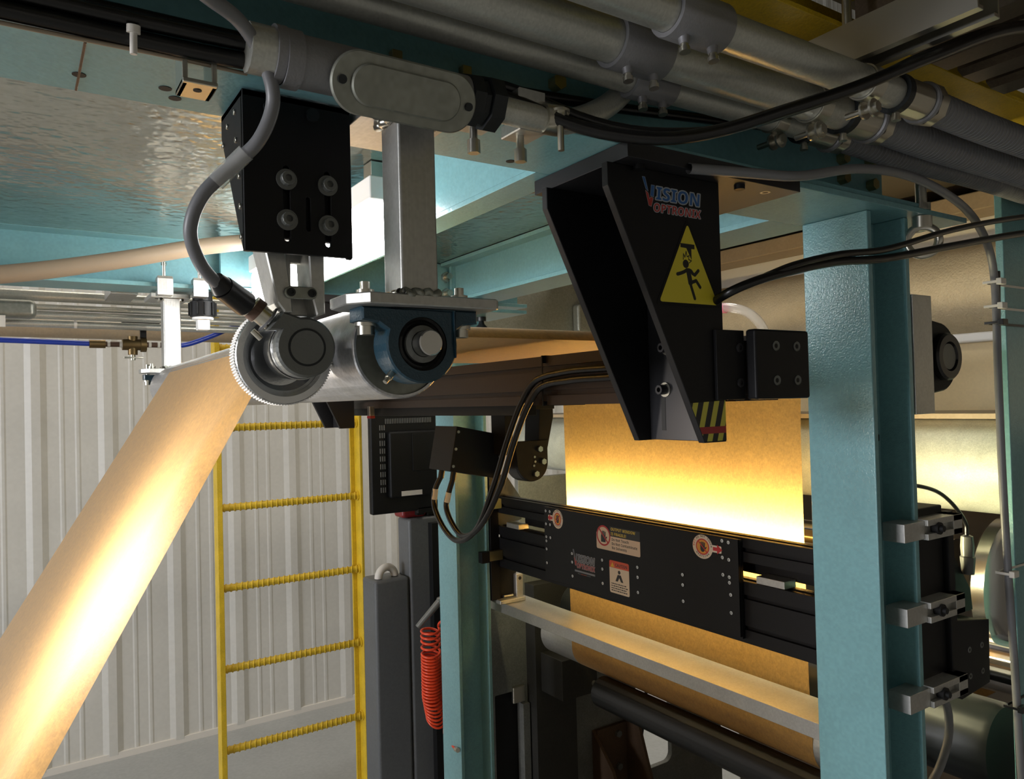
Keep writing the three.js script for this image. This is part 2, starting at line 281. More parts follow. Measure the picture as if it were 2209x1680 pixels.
function roller(name, label, c, z0, z1, skin, endMat = M.plateGrey, shaft = .0112) {
  const t = thing(name, label, 'roller', [c.x, c.y - c.r, (z0 + z1) / 2]); const zc = (z0 + z1) / 2, h = (z1 - z0) / 2;
  obj('shell', lathe([[c.r - .0035, -h], [c.r - .0012, -h], [c.r, -h + .0015], [c.r, h - .0015], [c.r - .0012, h], [c.r - .0035, h]], [c.x, c.y, zc], 'z', 72), skin, t);
  for (const s of [-1, 1]) { obj('end_disc', cy([c.x, c.y, zc + s * (h - .012)], [c.x, c.y, zc + s * (h - .003)], c.r - .0034, 64), endMat, t);
    obj('shaft', lathe([[shaft, 0], [shaft, .066], [shaft - .001, .067], [0, .067]].map(p => [p[0], p[1] * s]), [c.x, c.y, zc + s * (h - .004)], 'z', 36), M.steel, t, {}); }
  return t;
}
roller('idler_roller', 'bare aluminium idler roller carrying the paper beside the knurled wheel', R1, -1.85, -.644, M.rollerSkin);
roller('idler_roller', 'idler roller at the top of the hanging paper behind the near column', R2, -1.85, -.66, M.rollerSkin);
roller('drive_roller', 'pale roller under the silver tray wrapped by the paper', { ...R3, r: .0595 }, -1.76, -.80, M.alu);
one('rubber_roller', lathe([[0, -.42], [.034, -.42], [.038, -.416], [.038, .416], [.034, .42], [0, .42]], [1.2435, .8605, -1.09], 'z', 48), M.rubber, 'black rubber roller just below the paper wrapped roller', 'roller');

// pillow block bearing hanging under a plate (outline in x,y about the shaft)
function pillow(c, zf, label, o = {}) {
  const t = thing('pillow_block', label, 'bearing', [c.x, c.y - .036, zf - .015]), X = c.x, Y = c.y, top = Y + .031, k = o.k || 1;
  const body = []; body.push([-.056, top - Y], [.056, top - Y], [.056, .0195], [.041, .0175]); for (let a = 20; a >= -200; a -= 10) { const q = a * Math.PI / 180; body.push([.0345 * Math.cos(q), .0345 * Math.sin(q)]); } body.push([-.041, .0175], [-.056, .0195]);
  obj('housing', exZ(shp(body.map(p => [X + p[0], Y + p[1]]), [circle(X, Y, .0252)]), zf - .03, zf, null, .0015), M.bearingBlue, t);
  obj('rib', exZ([[X - .03, top - .001], [X + .03, top - .001], [X + .03, Y + .0], [X + .0315, Y - .012], [X + .0315, Y + .004], [X + .032, top - .001]].reverse(), zf - .004, zf + .003), M.bearingBlue, t);
  obj('seal', lathe([[.0253, 0], [.0253, .004], [.0235, .0055], [.0215, .004], [.0195, .005], [.0165, .003], [.0165, 0]], [X, Y, zf - .007], 'z', 48), M.rubber, t);
  const ir = obj('inner_ring', lathe([[.0165, -.004], [.0165, .006], [.0145, .0068], [.0116, .0068], [.0116, -.004]], [X, Y, zf - .006], 'z', 48), M.castGrey, t);
  obj('grease_nipple', [cy([X - .024, Y - .024, zf - .012], [X - .0295, Y - .0295, zf - .010], .0034, 6), cy([X - .0295, Y - .0295, zf - .010], [X - .033, Y - .033, zf - .009], .0023, 12)], M.zinc, t);
  for (const s of [-1, 1]) { const b = obj('bolt', [hexHead([X + s * .0465, Y + .008, zf - .016], 'y', .0075, .0075), cy([X + s * .0465, Y + .0155, zf - .016], [X + s * .0465, Y + .0185, zf - .016], .0098, 24), cy([X + s * .0465, Y + .0185, zf - .016], [X + s * .0465, Y + .054, zf - .016], .0042, 16)], M.zinc, t); }
  return t;
}
function hanger(name, label, c, zf, dir) { // tube with welded plates carrying a pillow block
  const t = thing(name, label, 'bracket', [c.x, c.y + .03, zf]), z = zf, x = c.x, y = c.y + .0312;
  const w = .07, d = .064 * dir, oct = [[x - w + .014, z + .004 * dir], [x + w - .004, z + .004 * dir], [x + w, z], [x + w, z - d + .012 * dir], [x + w - .012, z - d], [x - w + .012, z - d], [x - w, z - d + .012 * dir], [x - w, z - .014 * dir]];
  const sh = shp(dir > 0 ? oct.map(p => [p[0], -p[1]]).reverse() : oct.map(p => [p[0], -p[1]]));
  obj('base_plate', ext(sh, .0095, .001).rotateX(-Math.PI / 2).translate(0, y, 0), M.alu, t);
  const tx0 = x - .026, tx1 = x + .0095, z0 = z, z1 = z - .036 * dir;
  obj('tube', bx(tx0, tx1, y + .0093, 1.849, Math.min(z0, z1), Math.max(z0, z1), .0025), M.alu, t);
  obj('top_plate', bx(x - .05, x + .03, 1.8488, 1.8585, z + .002, z - .1 * dir, .001), M.alu, t);
  const bead = []; for (let i = 0; i <= 9; i++) bead.push([tx0 + (tx1 - tx0) * i / 9, y + .011 + .002 * Math.sin(i * 2.3), z0 + .0012 * dir + .0012 * Math.cos(i * 3) * dir]);
  obj('weld_bead', tube(bead, .0034, 40, 8), M.plateGrey, t);
  const bead2 = bead.map((p, i) => [tx0 - .001 - .001 * Math.cos(i * 2), y + .0115, z0 + (z1 - z0) * i / 9]); obj('weld_bead', tube(bead2, .003, 40, 8), M.zinc, t);
  const bead3 = bead.map((p, i) => [tx0 - .002 - .002 * Math.cos(i * 2.2), 1.8465, z0 + (z1 - z0) * i / 9]); obj('weld_bead', tube(bead3, .0042, 40, 8), M.zinc, t);
  const bead4 = bead.map((p, i) => [tx1 + .002 + .002 * Math.cos(i * 2.2), 1.846, z0 + (z1 - z0) * i / 9]); obj('weld_bead', tube(bead4, .0042, 40, 8), M.zinc, t);
  obj('bolt_hole', cy([x - .036, 1.8483, z - .02 * dir], [x - .036, 1.8492, z - .02 * dir], .004, 14), M.slot, t);
  for (const s of [-1, 1]) obj('nut', [hexHead([x + s * .0465, y + .0094, z - .03 * dir], 'y', .0078, .0065), cy([x + s * .0465, y + .0094, z - .03 * dir], [x + s * .0465, y + .0215, z - .03 * dir], .0042, 14)], M.zinc, t);
  return t;
}
hanger('roller_hanger', 'square aluminium tube hanger with welded plate over the near pillow block', R1, -.583, 1);
pillow(R1, -.597, 'blue cast pillow block gripping the near end of the idler roller shaft');
hanger('roller_hanger', 'square aluminium tube hanger under the beam clamps at the far roller end', R1, -1.79, 1);
pillow(R1, -1.866, 'blue cast pillow block at the far end of the idler roller');
// bearing of the second roller beside the near column
{ const X = 1.137, z = -.592, t = thing('mounting_bar', 'scuffed aluminium bar bolted behind the near column for the roller bearing', 'bar', [1.11, 1.57, -.62]);
  obj('bar', bx(1.0855, 1.137, 1.568, 1.742, -.66, z, .001), M.alu, t);
  const b = thing('pillow_block', 'black pillow block on the aluminium bar beside the near column', 'bearing', [1.16, 1.575, -.61]), Y = 1.653;
  const o = [[X, Y - .08], [X + .012, Y - .08], [X + .0125, Y - .056]]; for (let a = -80; a <= 80; a += 10) { const q = a * Math.PI / 180; o.push([R2.x + .047 * Math.cos(q) - .004, Y + .052 * Math.sin(q)]); } o.push([X + .0125, Y + .056], [X + .012, Y + .08], [X, Y + .08]);
  obj('housing', exZ(o, -.64, -.603, [circle(R2.x, Y, .024)], .002), M.blackPlastic, b);
  obj('seal', lathe([[.036, 0], [.036, .012], [.033, .015], [.0225, .015], [.0205, .011], [.0205, 0]], [R2.x, Y, -.606], 'z', 48), M.rubber, b);
  obj('shaft_cover', cy([R2.x, Y, -.60], [R2.x, Y, -.5935], .0195, 36), M.castGrey, b);
}

// ---------- encoder with its knurled measuring wheel ----------
{ const c = [.2095, 1.6485], zF = -.6965, t = thing('measuring_wheel', 'knurled aluminium measuring wheel rolling against the idler roller', 'wheel', [c[0], c[1] - .045, zF - .01]);
  const r = .045; // rim ring and cup
  obj('rim', lathe([[r - .0075, .0], [r - .0015, .0], [r - .0006, -.0012], [r - .0006, -.0178], [r - .0015, -.019], [r - .0075, -.019], [r - .0075, 0]], [c[0], c[1], zF], 'z', 96), M.turned, t);
  obj('cup', lathe([[r - .0075, -.0005], [r - .0105, -.0012], [r - .0105, -.0035], [r - .013, -.004], [r - .0185, -.0165], [.012, -.0165], [.012, -.012], [0, -.012]], [c[0], c[1], zF], 'z', 96), M.turned, t);
  const kn = []; for (let i = 0; i < 104; i++) { const a = i / 104 * Math.PI * 2, a2 = a + .035, rr = r - .0004; kn.push(cy([c[0] + rr * Math.cos(a), c[1] + rr * Math.sin(a), zF - .0012], [c[0] + rr * Math.cos(a2), c[1] + rr * Math.sin(a2), zF - .0178], .0011, 5)); }
  const km = obj('knurling', kn, M.white, t, { kind: 'stuff', label: 'fine slanted teeth around the wheel rim' });
  const e = thing('rotary_encoder', 'grey rotary encoder on a stainless arm in front of the measuring wheel', 'encoder', [c[0], c[1] - .03, -.66]), ec = [.2122, 1.6525];
  const o = []; for (let a = 100; a >= -215; a -= 9) { const q = a * Math.PI / 180; o.push([ec[0] + .0262 * Math.cos(q), ec[1] + .0262 * Math.sin(q)]); } o.push([.1790, 1.6665], [.1925, 1.6835]);
  obj('body', exZ(o, -.684, -.6555, null, .001), M.turned, e);
  obj('cover', exZ(o, -.6555, -.643, null, .002), M.castGrey, e);
  obj('cover_groove', lathe([[.0165, 0], [.0165, .0006], [.0158, .0007], [.0148, .0006], [.0148, 0]], [ec[0] + .0005, ec[1], -.6431], 'z', 48), M.steelBlack, e);
  obj('cover_disc', cy([ec[0] + .0005, ec[1], -.6431], [ec[0] + .0005, ec[1], -.6424], .0146, 40), M.castGrey, e);
  obj('clamp_ring', lathe([[.0268, -.003], [.0274, -.0025], [.0274, .0015], [.0268, .002]], [ec[0], ec[1], -.664], 'z', 48), M.steel, e);
  for (const [x, y] of [[.173, 1.664], [.1795, 1.673]]) obj('screw', cy([x + .004, y - .004, -.656], [x - .003, y + .003, -.656], .0024, 10), M.zinc, e);
  // connector on the slanted facet
  const n = [-.78, .62, 0], P = [.1835, 1.6757, -.654], at = k => [P[0] + n[0] * k, P[1] + n[1] * k, P[2] + .0 * k];
  obj('connector_plate', [cy(at(0), at(.002), .0125, 4)], M.dieCast, e);
  obj('connector', [cy(at(.002), at(.010), .0085, 24), cy(at(.010), at(.019), .0102, 24)], M.zinc, e);
  obj('knurled_nut', cy(at(.0105), at(.0178), .0104, 18), M.oxide, e);
  // stainless swing arm
  const arm = e; // the stainless swing arm belongs to the encoder
  obj('arm_rail', exZ([[.176, 1.74], [.1935, 1.74], [.199, 1.70], [.2, 1.682], [.193, 1.682], [.187, 1.69]].reverse(), -.676, -.640, null, .0012), M.alu, arm);
  obj('arm_rail', exZ([[.2145, 1.74], [.2285, 1.74], [.2285, 1.682], [.221, 1.68], [.216, 1.70]].reverse(), -.676, -.640, null, .0012), M.alu, arm);
  obj('arm_spine', bx(.1995, .2035, 1.69, 1.74, -.662, -.655), M.alu, arm);
  obj('arm_web', exZ([[.19, 1.7085], [.226, 1.7085], [.226, 1.682], [.194, 1.682]].reverse(), -.672, -.664, null, .0008), M.alu, arm);
  obj('arm_web', exZ([[.177, 1.74], [.2285, 1.74], [.2275, 1.729], [.18, 1.729]].reverse(), -.672, -.664, null, .0008), M.alu, arm);
  obj('slide_plate', exZ([[.172, 1.742], [.232, 1.742], [.232, 1.806], [.172, 1.806]], -.634, -.627, null, .0008), M.blackAno, arm);
  const link = []; for (let a = 90; a <= 270; a += 20) { const q = a * Math.PI / 180; link.push([.1975 + .0052 * Math.cos(q), 1.6985 + .0052 * Math.sin(q)]); } for (let a = -90; a <= 90; a += 20) { const q = a * Math.PI / 180; link.push([.2155 + .0052 * Math.cos(q), 1.6985 + .0052 * Math.sin(q)]); }
  obj('link_plate', exZ(link, -.6395, -.636, null, .0006), M.plateGrey, arm);
  for (const x of [.1975, .2155]) obj('screw', socketHead([x, 1.6985, -.636], 'z', .0036, .0018), M.steelBlack, arm);
}
{ // black bracket over the encoder
  const t = thing('encoder_bracket', 'black folded bracket with four washered socket bolts above the encoder', 'bracket', [.2, 1.728, -.65]), z = -.62;
  const slot = (x, y0, y1, r) => { const p = new THREE.Path(); p.absarc(x, y1, r, 0, Math.PI, false); p.absarc(x, y0, r, Math.PI, Math.PI * 2, false); return p; };
  const front = shp([[.156, 1.7275], [.247, 1.7285], [.247, 1.858], [.156, 1.858]], [slot(.1905, 1.7405, 1.798, .0026), slot(.2255, 1.739, 1.798, .0026), slot(.2085, 1.75, 1.775, .0018)]);
  obj('front_plate', ext(front, .005, .0005).translate(0, 0, z - .005), M.blackAno, t);
  obj('side_plate', sideX([[-.625, 1.7275], [-.6215, 1.7275], [-.6215, 1.858], [-.692, 1.858], [-.692, 1.838]].reverse(), .156, .161), M.blackAno, t);
  obj('side_plate', sideX([[-.625, 1.7275], [-.6215, 1.7275], [-.6215, 1.858], [-.692, 1.858], [-.692, 1.838]].reverse(), .242, .247), M.blackAno, t);
  obj('top_plate', bx(.156, .247, 1.8525, 1.8585, -.692, -.62), M.blackAno, t);
  for (const [x, y] of [[.1905, 1.789], [.2255, 1.7885], [.1905, 1.7555], [.2255, 1.7545]]) { const w = obj('washer', cy([x, y, z], [x, y, z + .0016], .0086, 28), M.castGrey, t); obj('bolt', socketHead([x, y, z + .0016], 'z', .0058, .0055), M.castGrey, w); }
  for (const [y, zz] of [[1.846, -.643], [1.842, -.668], [1.822, -.64], [1.83, -.684], [1.79, -.632], [1.765, -.63], [1.74, -.6285]]) obj('screw', socketHead([.156, y, zz], 'x', .0024, -.0014), M.zinc, t);
  for (const x of [.178, .213]) obj('bolt', cy([x, 1.846, z], [x, 1.846, z + .004], .0055, 16), M.steelBlack, t);
}
// encoder cable with sleeve and boot
{ const t = thing('encoder_cable', 'thick grey cable looping down to the encoder with a black boot', 'cable', [.15, 1.69, -.6]);
  const pts = [[.02, 1.93, -.49], [.07, 1.893, -.505], [.105, 1.876, -.52], [.136, 1.871, -.54], [.1555, 1.855, -.555], [.165, 1.831, -.565], [.157, 1.803, -.575], [.140, 1.784, -.590], [.120, 1.761, -.600], [.1135, 1.736, -.610], [.1235, 1.713, -.622], [.1405, 1.6985, -.634], [.155, 1.6885, -.645], [.1675, 1.6875, -.653]];
  obj('jacket', tube(pts, .0052, 110, 16), M.cableGrey, t);
  obj('clear_sleeve', tube([[.149, 1.794, -.5825], [.140, 1.784, -.590], [.1295, 1.772, -.596]], .0066, 16, 16), M.clearVinyl, t);
  obj('boot', [cy([.1355, 1.7045, -.631], [.142, 1.699, -.636], .0066, 20, .0094), cy([.142, 1.699, -.636], [.163, 1.6885, -.651], .0098, 20, .0108)], M.rubber, t);
}
// ---------- large black camera bracket with the sensor beam ----------
const prof = [[.507, 1.843], [.507, 1.819], [.637, 1.550], [.672, 1.550], [.672, 1.843]];
function armBracket(label, zNear, zFar, dressed) {
  const t = thing('camera_bracket', label, 'bracket', [.6, 1.55, (zNear + zFar) / 2]);
  const bevelEdge = (z0, z1) => { const m = obj('side_plate', exZ([[.507, 1.843], [.507, 1.819], [.637, 1.550], [.672, 1.550], [.672, 1.843]], z0, z1, null, .0006), M.blackAno, t); return m; };
  const a = bevelEdge(zNear - .0095, zNear); bevelEdge(zFar - .0095, zFar);
  const slot = new THREE.Path(); { const zc = (zNear + zFar) / 2 - .028; slot.absarc(-zc, 1.67, .0042, 0, Math.PI, false); slot.absarc(-zc, 1.565, .0042, Math.PI, Math.PI * 2, false); }
  obj('back_plate', bx(.656, .6718, 1.5505, 1.8425, zFar + .0002, zNear - .0098), M.blackEdge, t);
  obj('mount_plate', bx(.515, .79, 1.843, 1.8595, zFar - .035, zNear + .022, .0006), M.blackEdge, t);
  if (dressed) {
    for (const [y, zz] of [[1.661, -.655], [1.611, -.66]]) { const w = obj('washer', cy([.656, y, zz], [.654, y, zz], .0088, 28), M.zinc, t); obj('bolt', socketHead([.654, y, zz], 'x', .006, -.010), M.blackEdge, w); }
    obj('slot', sideX([[-.668, 1.562], [-.661, 1.562], [-.661, 1.602], [-.668, 1.602]].reverse(), .6556, .6561), M.slot, t);
    for (const [x, z] of [[.545, -.577], [.70, -.577]]) obj('bolt', cy([x, 1.8432, z], [x, 1.838, z], .0062, 16), M.blackAno, t);
    obj('bolt_hole', lathe([[.0035, 0], [.0062, 0], [.0062, -.0006], [.0035, -.0006]], [.752, 1.8432, -.582], 'y', 24), M.zinc, t);
    obj('bolt_hole', cy([.548, 1.8425, -.70], [.548, 1.8433, -.70], .006, 16), M.slot, t);
  }
  return t;
}
const arm1 = armBracket('big black tapered bracket with logo and falling object sign', -.583, -.688, true);
armBracket('black tapered bracket at the far end of the sensor beam', -1.70, -1.80, false);
// stickers
const quad = (x0, x1, y0, y1, z) => new THREE.PlaneGeometry(x1 - x0, y1 - y0).translate((x0 + x1) / 2, (y0 + y1) / 2, z);
function logo(x, w, h, dull, sub) { // two-line slanted logo
  x.clearRect(0, 0, w, h); const blue = dull ? '#5a6272' : '#2a5c9a', red = '#a8352f', line = dull ? '#8b8f99' : '#9fa6ad';
  x.lineJoin = 'round';
  const put = (s, px, py, size, col, wd) => { x.save(); x.translate(px, py); x.transform(1, 0, -.12, 1, 0, 0); x.font = `bold ${size}px sans-serif`; const k = wd / x.measureText(s).width; x.scale(k, 1); x.lineWidth = size * .14; x.strokeStyle = line; x.strokeText(s, 0, 0); x.fillStyle = col; x.fillText(s, 0, 0); x.restore(); };
  put('ISION', w * .215, h * (sub ? .43 : .60), h * (sub ? .36 : .50), blue, w * .76); put('OPTRONIX', w * .17, h * (sub ? .66 : .95), h * (sub ? .25 : .33), red, w * .80);
  const H = sub ? .72 : 1; const poly = (pts, col) => { x.beginPath(); pts.forEach((p, i) => (i ? x.lineTo(p[0] * w, p[1] * h * H) : x.moveTo(p[0] * w, p[1] * h * H))); x.closePath(); x.lineWidth = h * .025; x.strokeStyle = line; x.stroke(); x.fillStyle = col; x.fill(); };
  poly([[.015, .03], [.055, .03], [.10, .40], [.065, .34]], blue); poly([[.155, .22], [.205, .22], [.185, .54], [.135, .52]], blue); poly([[.06, .40], [.10, .46], [.12, .62], [.14, .56], [.18, .58], [.145, .82], [.105, .80]], red);
  if (sub) { x.fillStyle = '#6d7787'; x.fillRect(w * .08, h * .74, w * .90, h * .075); x.fillStyle = '#9aa0aa'; for (let i = 0; i < 22; i++) x.fillRect(w * (.11 + i * .038), h * .765, w * .024, h * .025); for (let i = 0; i < 16; i++) { x.fillStyle = i > 3 && i < 11 ? '#b05a4a' : '#6d7787'; x.fillRect(w * (.22 + i * .036), h * .85, w * .022, h * .03); } }
}
function decal(name, geo, w, h, draw, parent, label, alpha) {
  const tex = canvasTex(w, h, draw); const m = std({ map: tex, roughness: .4 });
  if (alpha) { m.alphaMap = canvasTex(w, h, (x, a, b) => { draw(x, a, b); x.globalCompositeOperation = 'source-in'; x.fillStyle = '#fff'; x.fillRect(0, 0, a, b); x.globalCompositeOperation = 'destination-over'; x.fillStyle = '#000'; x.fillRect(0, 0, a, b); }); m.alphaMap.colorSpace = THREE.NoColorSpace; m.transparent = true; }
  return obj(name, geo, m, parent, { keepUV: true, label });
}
decal('logo', quad(.553, .643, 1.797, 1.835, -.5827), 512, 216, (x, w, h) => logo(x, w, h), arm1, 'blue and red slanted printed logo', true);
{ // triangle warning sign
  const rt = (cx, y0, hw, ht, r) => { const s = new THREE.Shape(), P = [[cx - hw, y0], [cx + hw, y0], [cx, y0 + ht]]; for (let i = 0; i < 3; i++) { const a = P[(i + 2) % 3], b = P[i], c = P[(i + 1) % 3], u = (p, q) => { const d = Math.hypot(q[0] - p[0], q[1] - p[1]); return [(q[0] - p[0]) / d, (q[1] - p[1]) / d]; }, ua = u(b, a), uc = u(b, c); const A = [b[0] + ua[0] * r, b[1] + ua[1] * r], B = [b[0] + uc[0] * r, b[1] + uc[1] * r]; if (i === 0) s.moveTo(...A); else s.lineTo(...A); s.quadraticCurveTo(b[0], b[1], B[0], B[1]); } s.closePath(); return s; };
  const back = obj('sign_back', ext(rt(.619, 1.700, .0505, .098, .006), .0004, 0).translate(0, 0, -.583), M.blackPlastic, arm1, { label: 'triangular warning sticker' });
  const sh = rt(.619, 1.7035, .0455, .0875, .005), g = new THREE.ShapeGeometry(sh, 8); const p = g.attributes.position, uv = new Float32Array(p.count * 2); for (let i = 0; i < p.count; i++) { uv[i * 2] = (p.getX(i) - .5735) / .091; uv[i * 2 + 1] = (p.getY(i) - 1.7035) / .0875; } g.setAttribute('uv', new THREE.BufferAttribute(uv, 2)); g.translate(0, 0, -.5824);
  decal('sign_face', g, 512, 512, (x, w, h) => { x.fillStyle = '#d8c935'; x.fillRect(0, 0, w, h); x.fillStyle = x.strokeStyle = '#0a0a08'; x.lineCap = 'round'; x.lineJoin = 'round';
    x.beginPath(); x.moveTo(190, 130); x.lineTo(312, 130); x.lineTo(312, 160); x.lineTo(284, 160); x.lineTo(284, 232); x.lineTo(240, 158); x.lineTo(190, 156); x.closePath(); x.fill();
    x.lineWidth = 6; x.beginPath(); x.moveTo(212, 232); x.lineTo(214, 196); x.lineTo(226, 218); x.lineTo(238, 178); x.lineTo(246, 214); x.lineTo(262, 204); x.lineTo(258, 230); x.lineTo(282, 236); x.lineTo(262, 252); x.stroke();
    x.beginPath(); x.ellipse(232, 260, 26, 27, 0, 0, 7); x.fill();
    x.lineWidth = 22; x.beginPath(); x.moveTo(158, 330); x.quadraticCurveTo(210, 318, 240, 298); x.quadraticCurveTo(276, 292, 288, 318); x.lineTo(308, 326); x.lineTo(340, 296); x.stroke();
    x.lineWidth = 38; x.beginPath(); x.moveTo(254, 312); x.lineTo(268, 378); x.stroke(); x.lineWidth = 22; x.beginPath(); x.moveTo(264, 378); x.lineTo(280, 420); x.lineTo(302, 478); x.moveTo(272, 378); x.lineTo(318, 362); x.lineTo(352, 402); x.stroke(); }, arm1, 'yellow triangle with falling object pictogram');
}
{ const g = new THREE.ShapeGeometry(shp([[.6155, 1.5945], [.6368, 1.5515], [.6716, 1.5515], [.6716, 1.5965]])); const p = g.attributes.position, uv = new Float32Array(p.count * 2); for (let i = 0; i < p.count; i++) { uv[i * 2] = (p.getX(i) - .6155) / .0561; uv[i * 2 + 1] = (p.getY(i) - 1.5515) / .045; } g.setAttribute('uv', new THREE.BufferAttribute(uv, 2)); g.translate(0, 0, -.5826);
  decal('hazard_tape', g, 256, 205, (x, w, h) => { x.fillStyle = '#1b1b1b'; x.fillRect(0, 0, w, h); x.fillStyle = '#c9c44c'; for (let i = -1; i < 5; i++) { x.beginPath(); x.moveTo(i * 76 + 22, 0); x.lineTo(i * 76 + 60, 0); x.lineTo(i * 76 - 2, h); x.lineTo(i * 76 - 40, h); x.closePath(); x.fill(); } x.fillStyle = '#a02a2c'; x.fillRect(0, h * .64, w, h * .17); }, arm1, 'black and yellow striped tape with a red band'); }
// end plates of the sensor beam
{ const t = thing('beam_end_plate', 'square black end plate with four socket screws on the sensor beam', 'plate', [.75, 1.597, -.57]);
  obj('plate', bx(.702, .800, 1.5965, 1.677, -.5775, -.563, .003), M.blackAno, t);
  for (const [x, y] of [[.738, 1.658], [.776, 1.658], [.738, 1.618], [.776, 1.618]]) obj('screw', lathe([[.0028, 0], [.0052, 0], [.0058, .0006], [.0058, -.002]], [x, y, -.5628], 'z', 20), M.castGrey, t), 0;
  for (const [x, y] of [[.738, 1.658], [.776, 1.658], [.738, 1.618], [.776, 1.618]]) obj('screw_socket', cy([x, y, -.5632], [x, y, -.5626], .0028, 6), M.slot, t);
  const u = thing('link_plate', 'thin black plate with two screws between bracket and end plate', 'plate', [.68, 1.597, -.578]);
  obj('plate', bx(.655, .7015, 1.597, 1.676, -.5828, -.5785, .0006), M.blackAno, u);
  for (const y of [1.656, 1.616]) obj('screw', socketHead([.6925, y, -.5785], 'z', .0052, .0022), M.blackEdge, u);
}
{ // 80 mm slotted extrusion
  const x0 = .70, y0 = 1.595, S = .077, pts = [], sl = .0042, dp = .007, walk = []; const side = [[0, 0], [.02 - sl, 0], [.02 - sl, dp], [.02 + sl, dp], [.02 + sl, 0], [.058 - sl, 0], [.058 - sl, dp], [.058 + sl, dp], [.058 + sl, 0]];
  for (const [u, v] of side) walk.push([u, v]); for (const [u, v] of side) walk.push([S - v, u]); for (const [u, v] of side) walk.push([S - u, S - v]); for (const [u, v] of side) walk.push([v, S - u]);
  const t = thing('sensor_beam', 'dark slotted aluminium beam with a brown tint for the mirrored paper, behind the big black bracket', 'beam', [.74, y0, -1.2]);
  obj('extrusion', exZ(walk.map(p => [x0 + p[0], y0 + p[1]]), -1.83, -.592, null, .0004), M.extru, t);
  obj('end_cap', bx(x0, x0 + S, y0, y0 + S, -1.836, -1.8302), M.blackPlastic, t);
  obj('cable_tie', [bx(x0 - .0012, x0 + S + .0012, y0 + S, y0 + S + .0012, -.968, -.9645), bx(x0 - .0012, x0 + S, y0 - .0012, y0, -.968, -.9645), bx(x0 - .007, x0 - .0058, y0 + .005, y0 + S - .01, -.968, -.9645), bx(x0 - .007, x0, y0 + S - .011, y0 + S + .001, -.968, -.9645), bx(x0 - .007, x0, y0 - .001, y0 + .006, -.968, -.9645)], M.blackPlastic, t);
  obj('end_bracket', bx(x0 - .006, x0 + .004, y0 - .006, y0 + .03, -.742, -.735), M.zinc, t);
  const b = thing('rail_clamp', 'small bright clamp under the far end of the sensor beam', 'clamp', [.70, 1.58, -1.66]);
  obj('clamp', bx(.69, .702, 1.578, 1.6, -1.665, -1.65), M.zinc, b); obj('red_pad', bx(.69, .702, 1.572, 1.578, -1.668, -1.648), M.red, b);
  const r = one('support_rail', bx(.71, .74, 1.578, 1.5955, -1.83, -1.05), M.blackAno, 'flat black rail fixed under the sensor beam', 'rail');
}
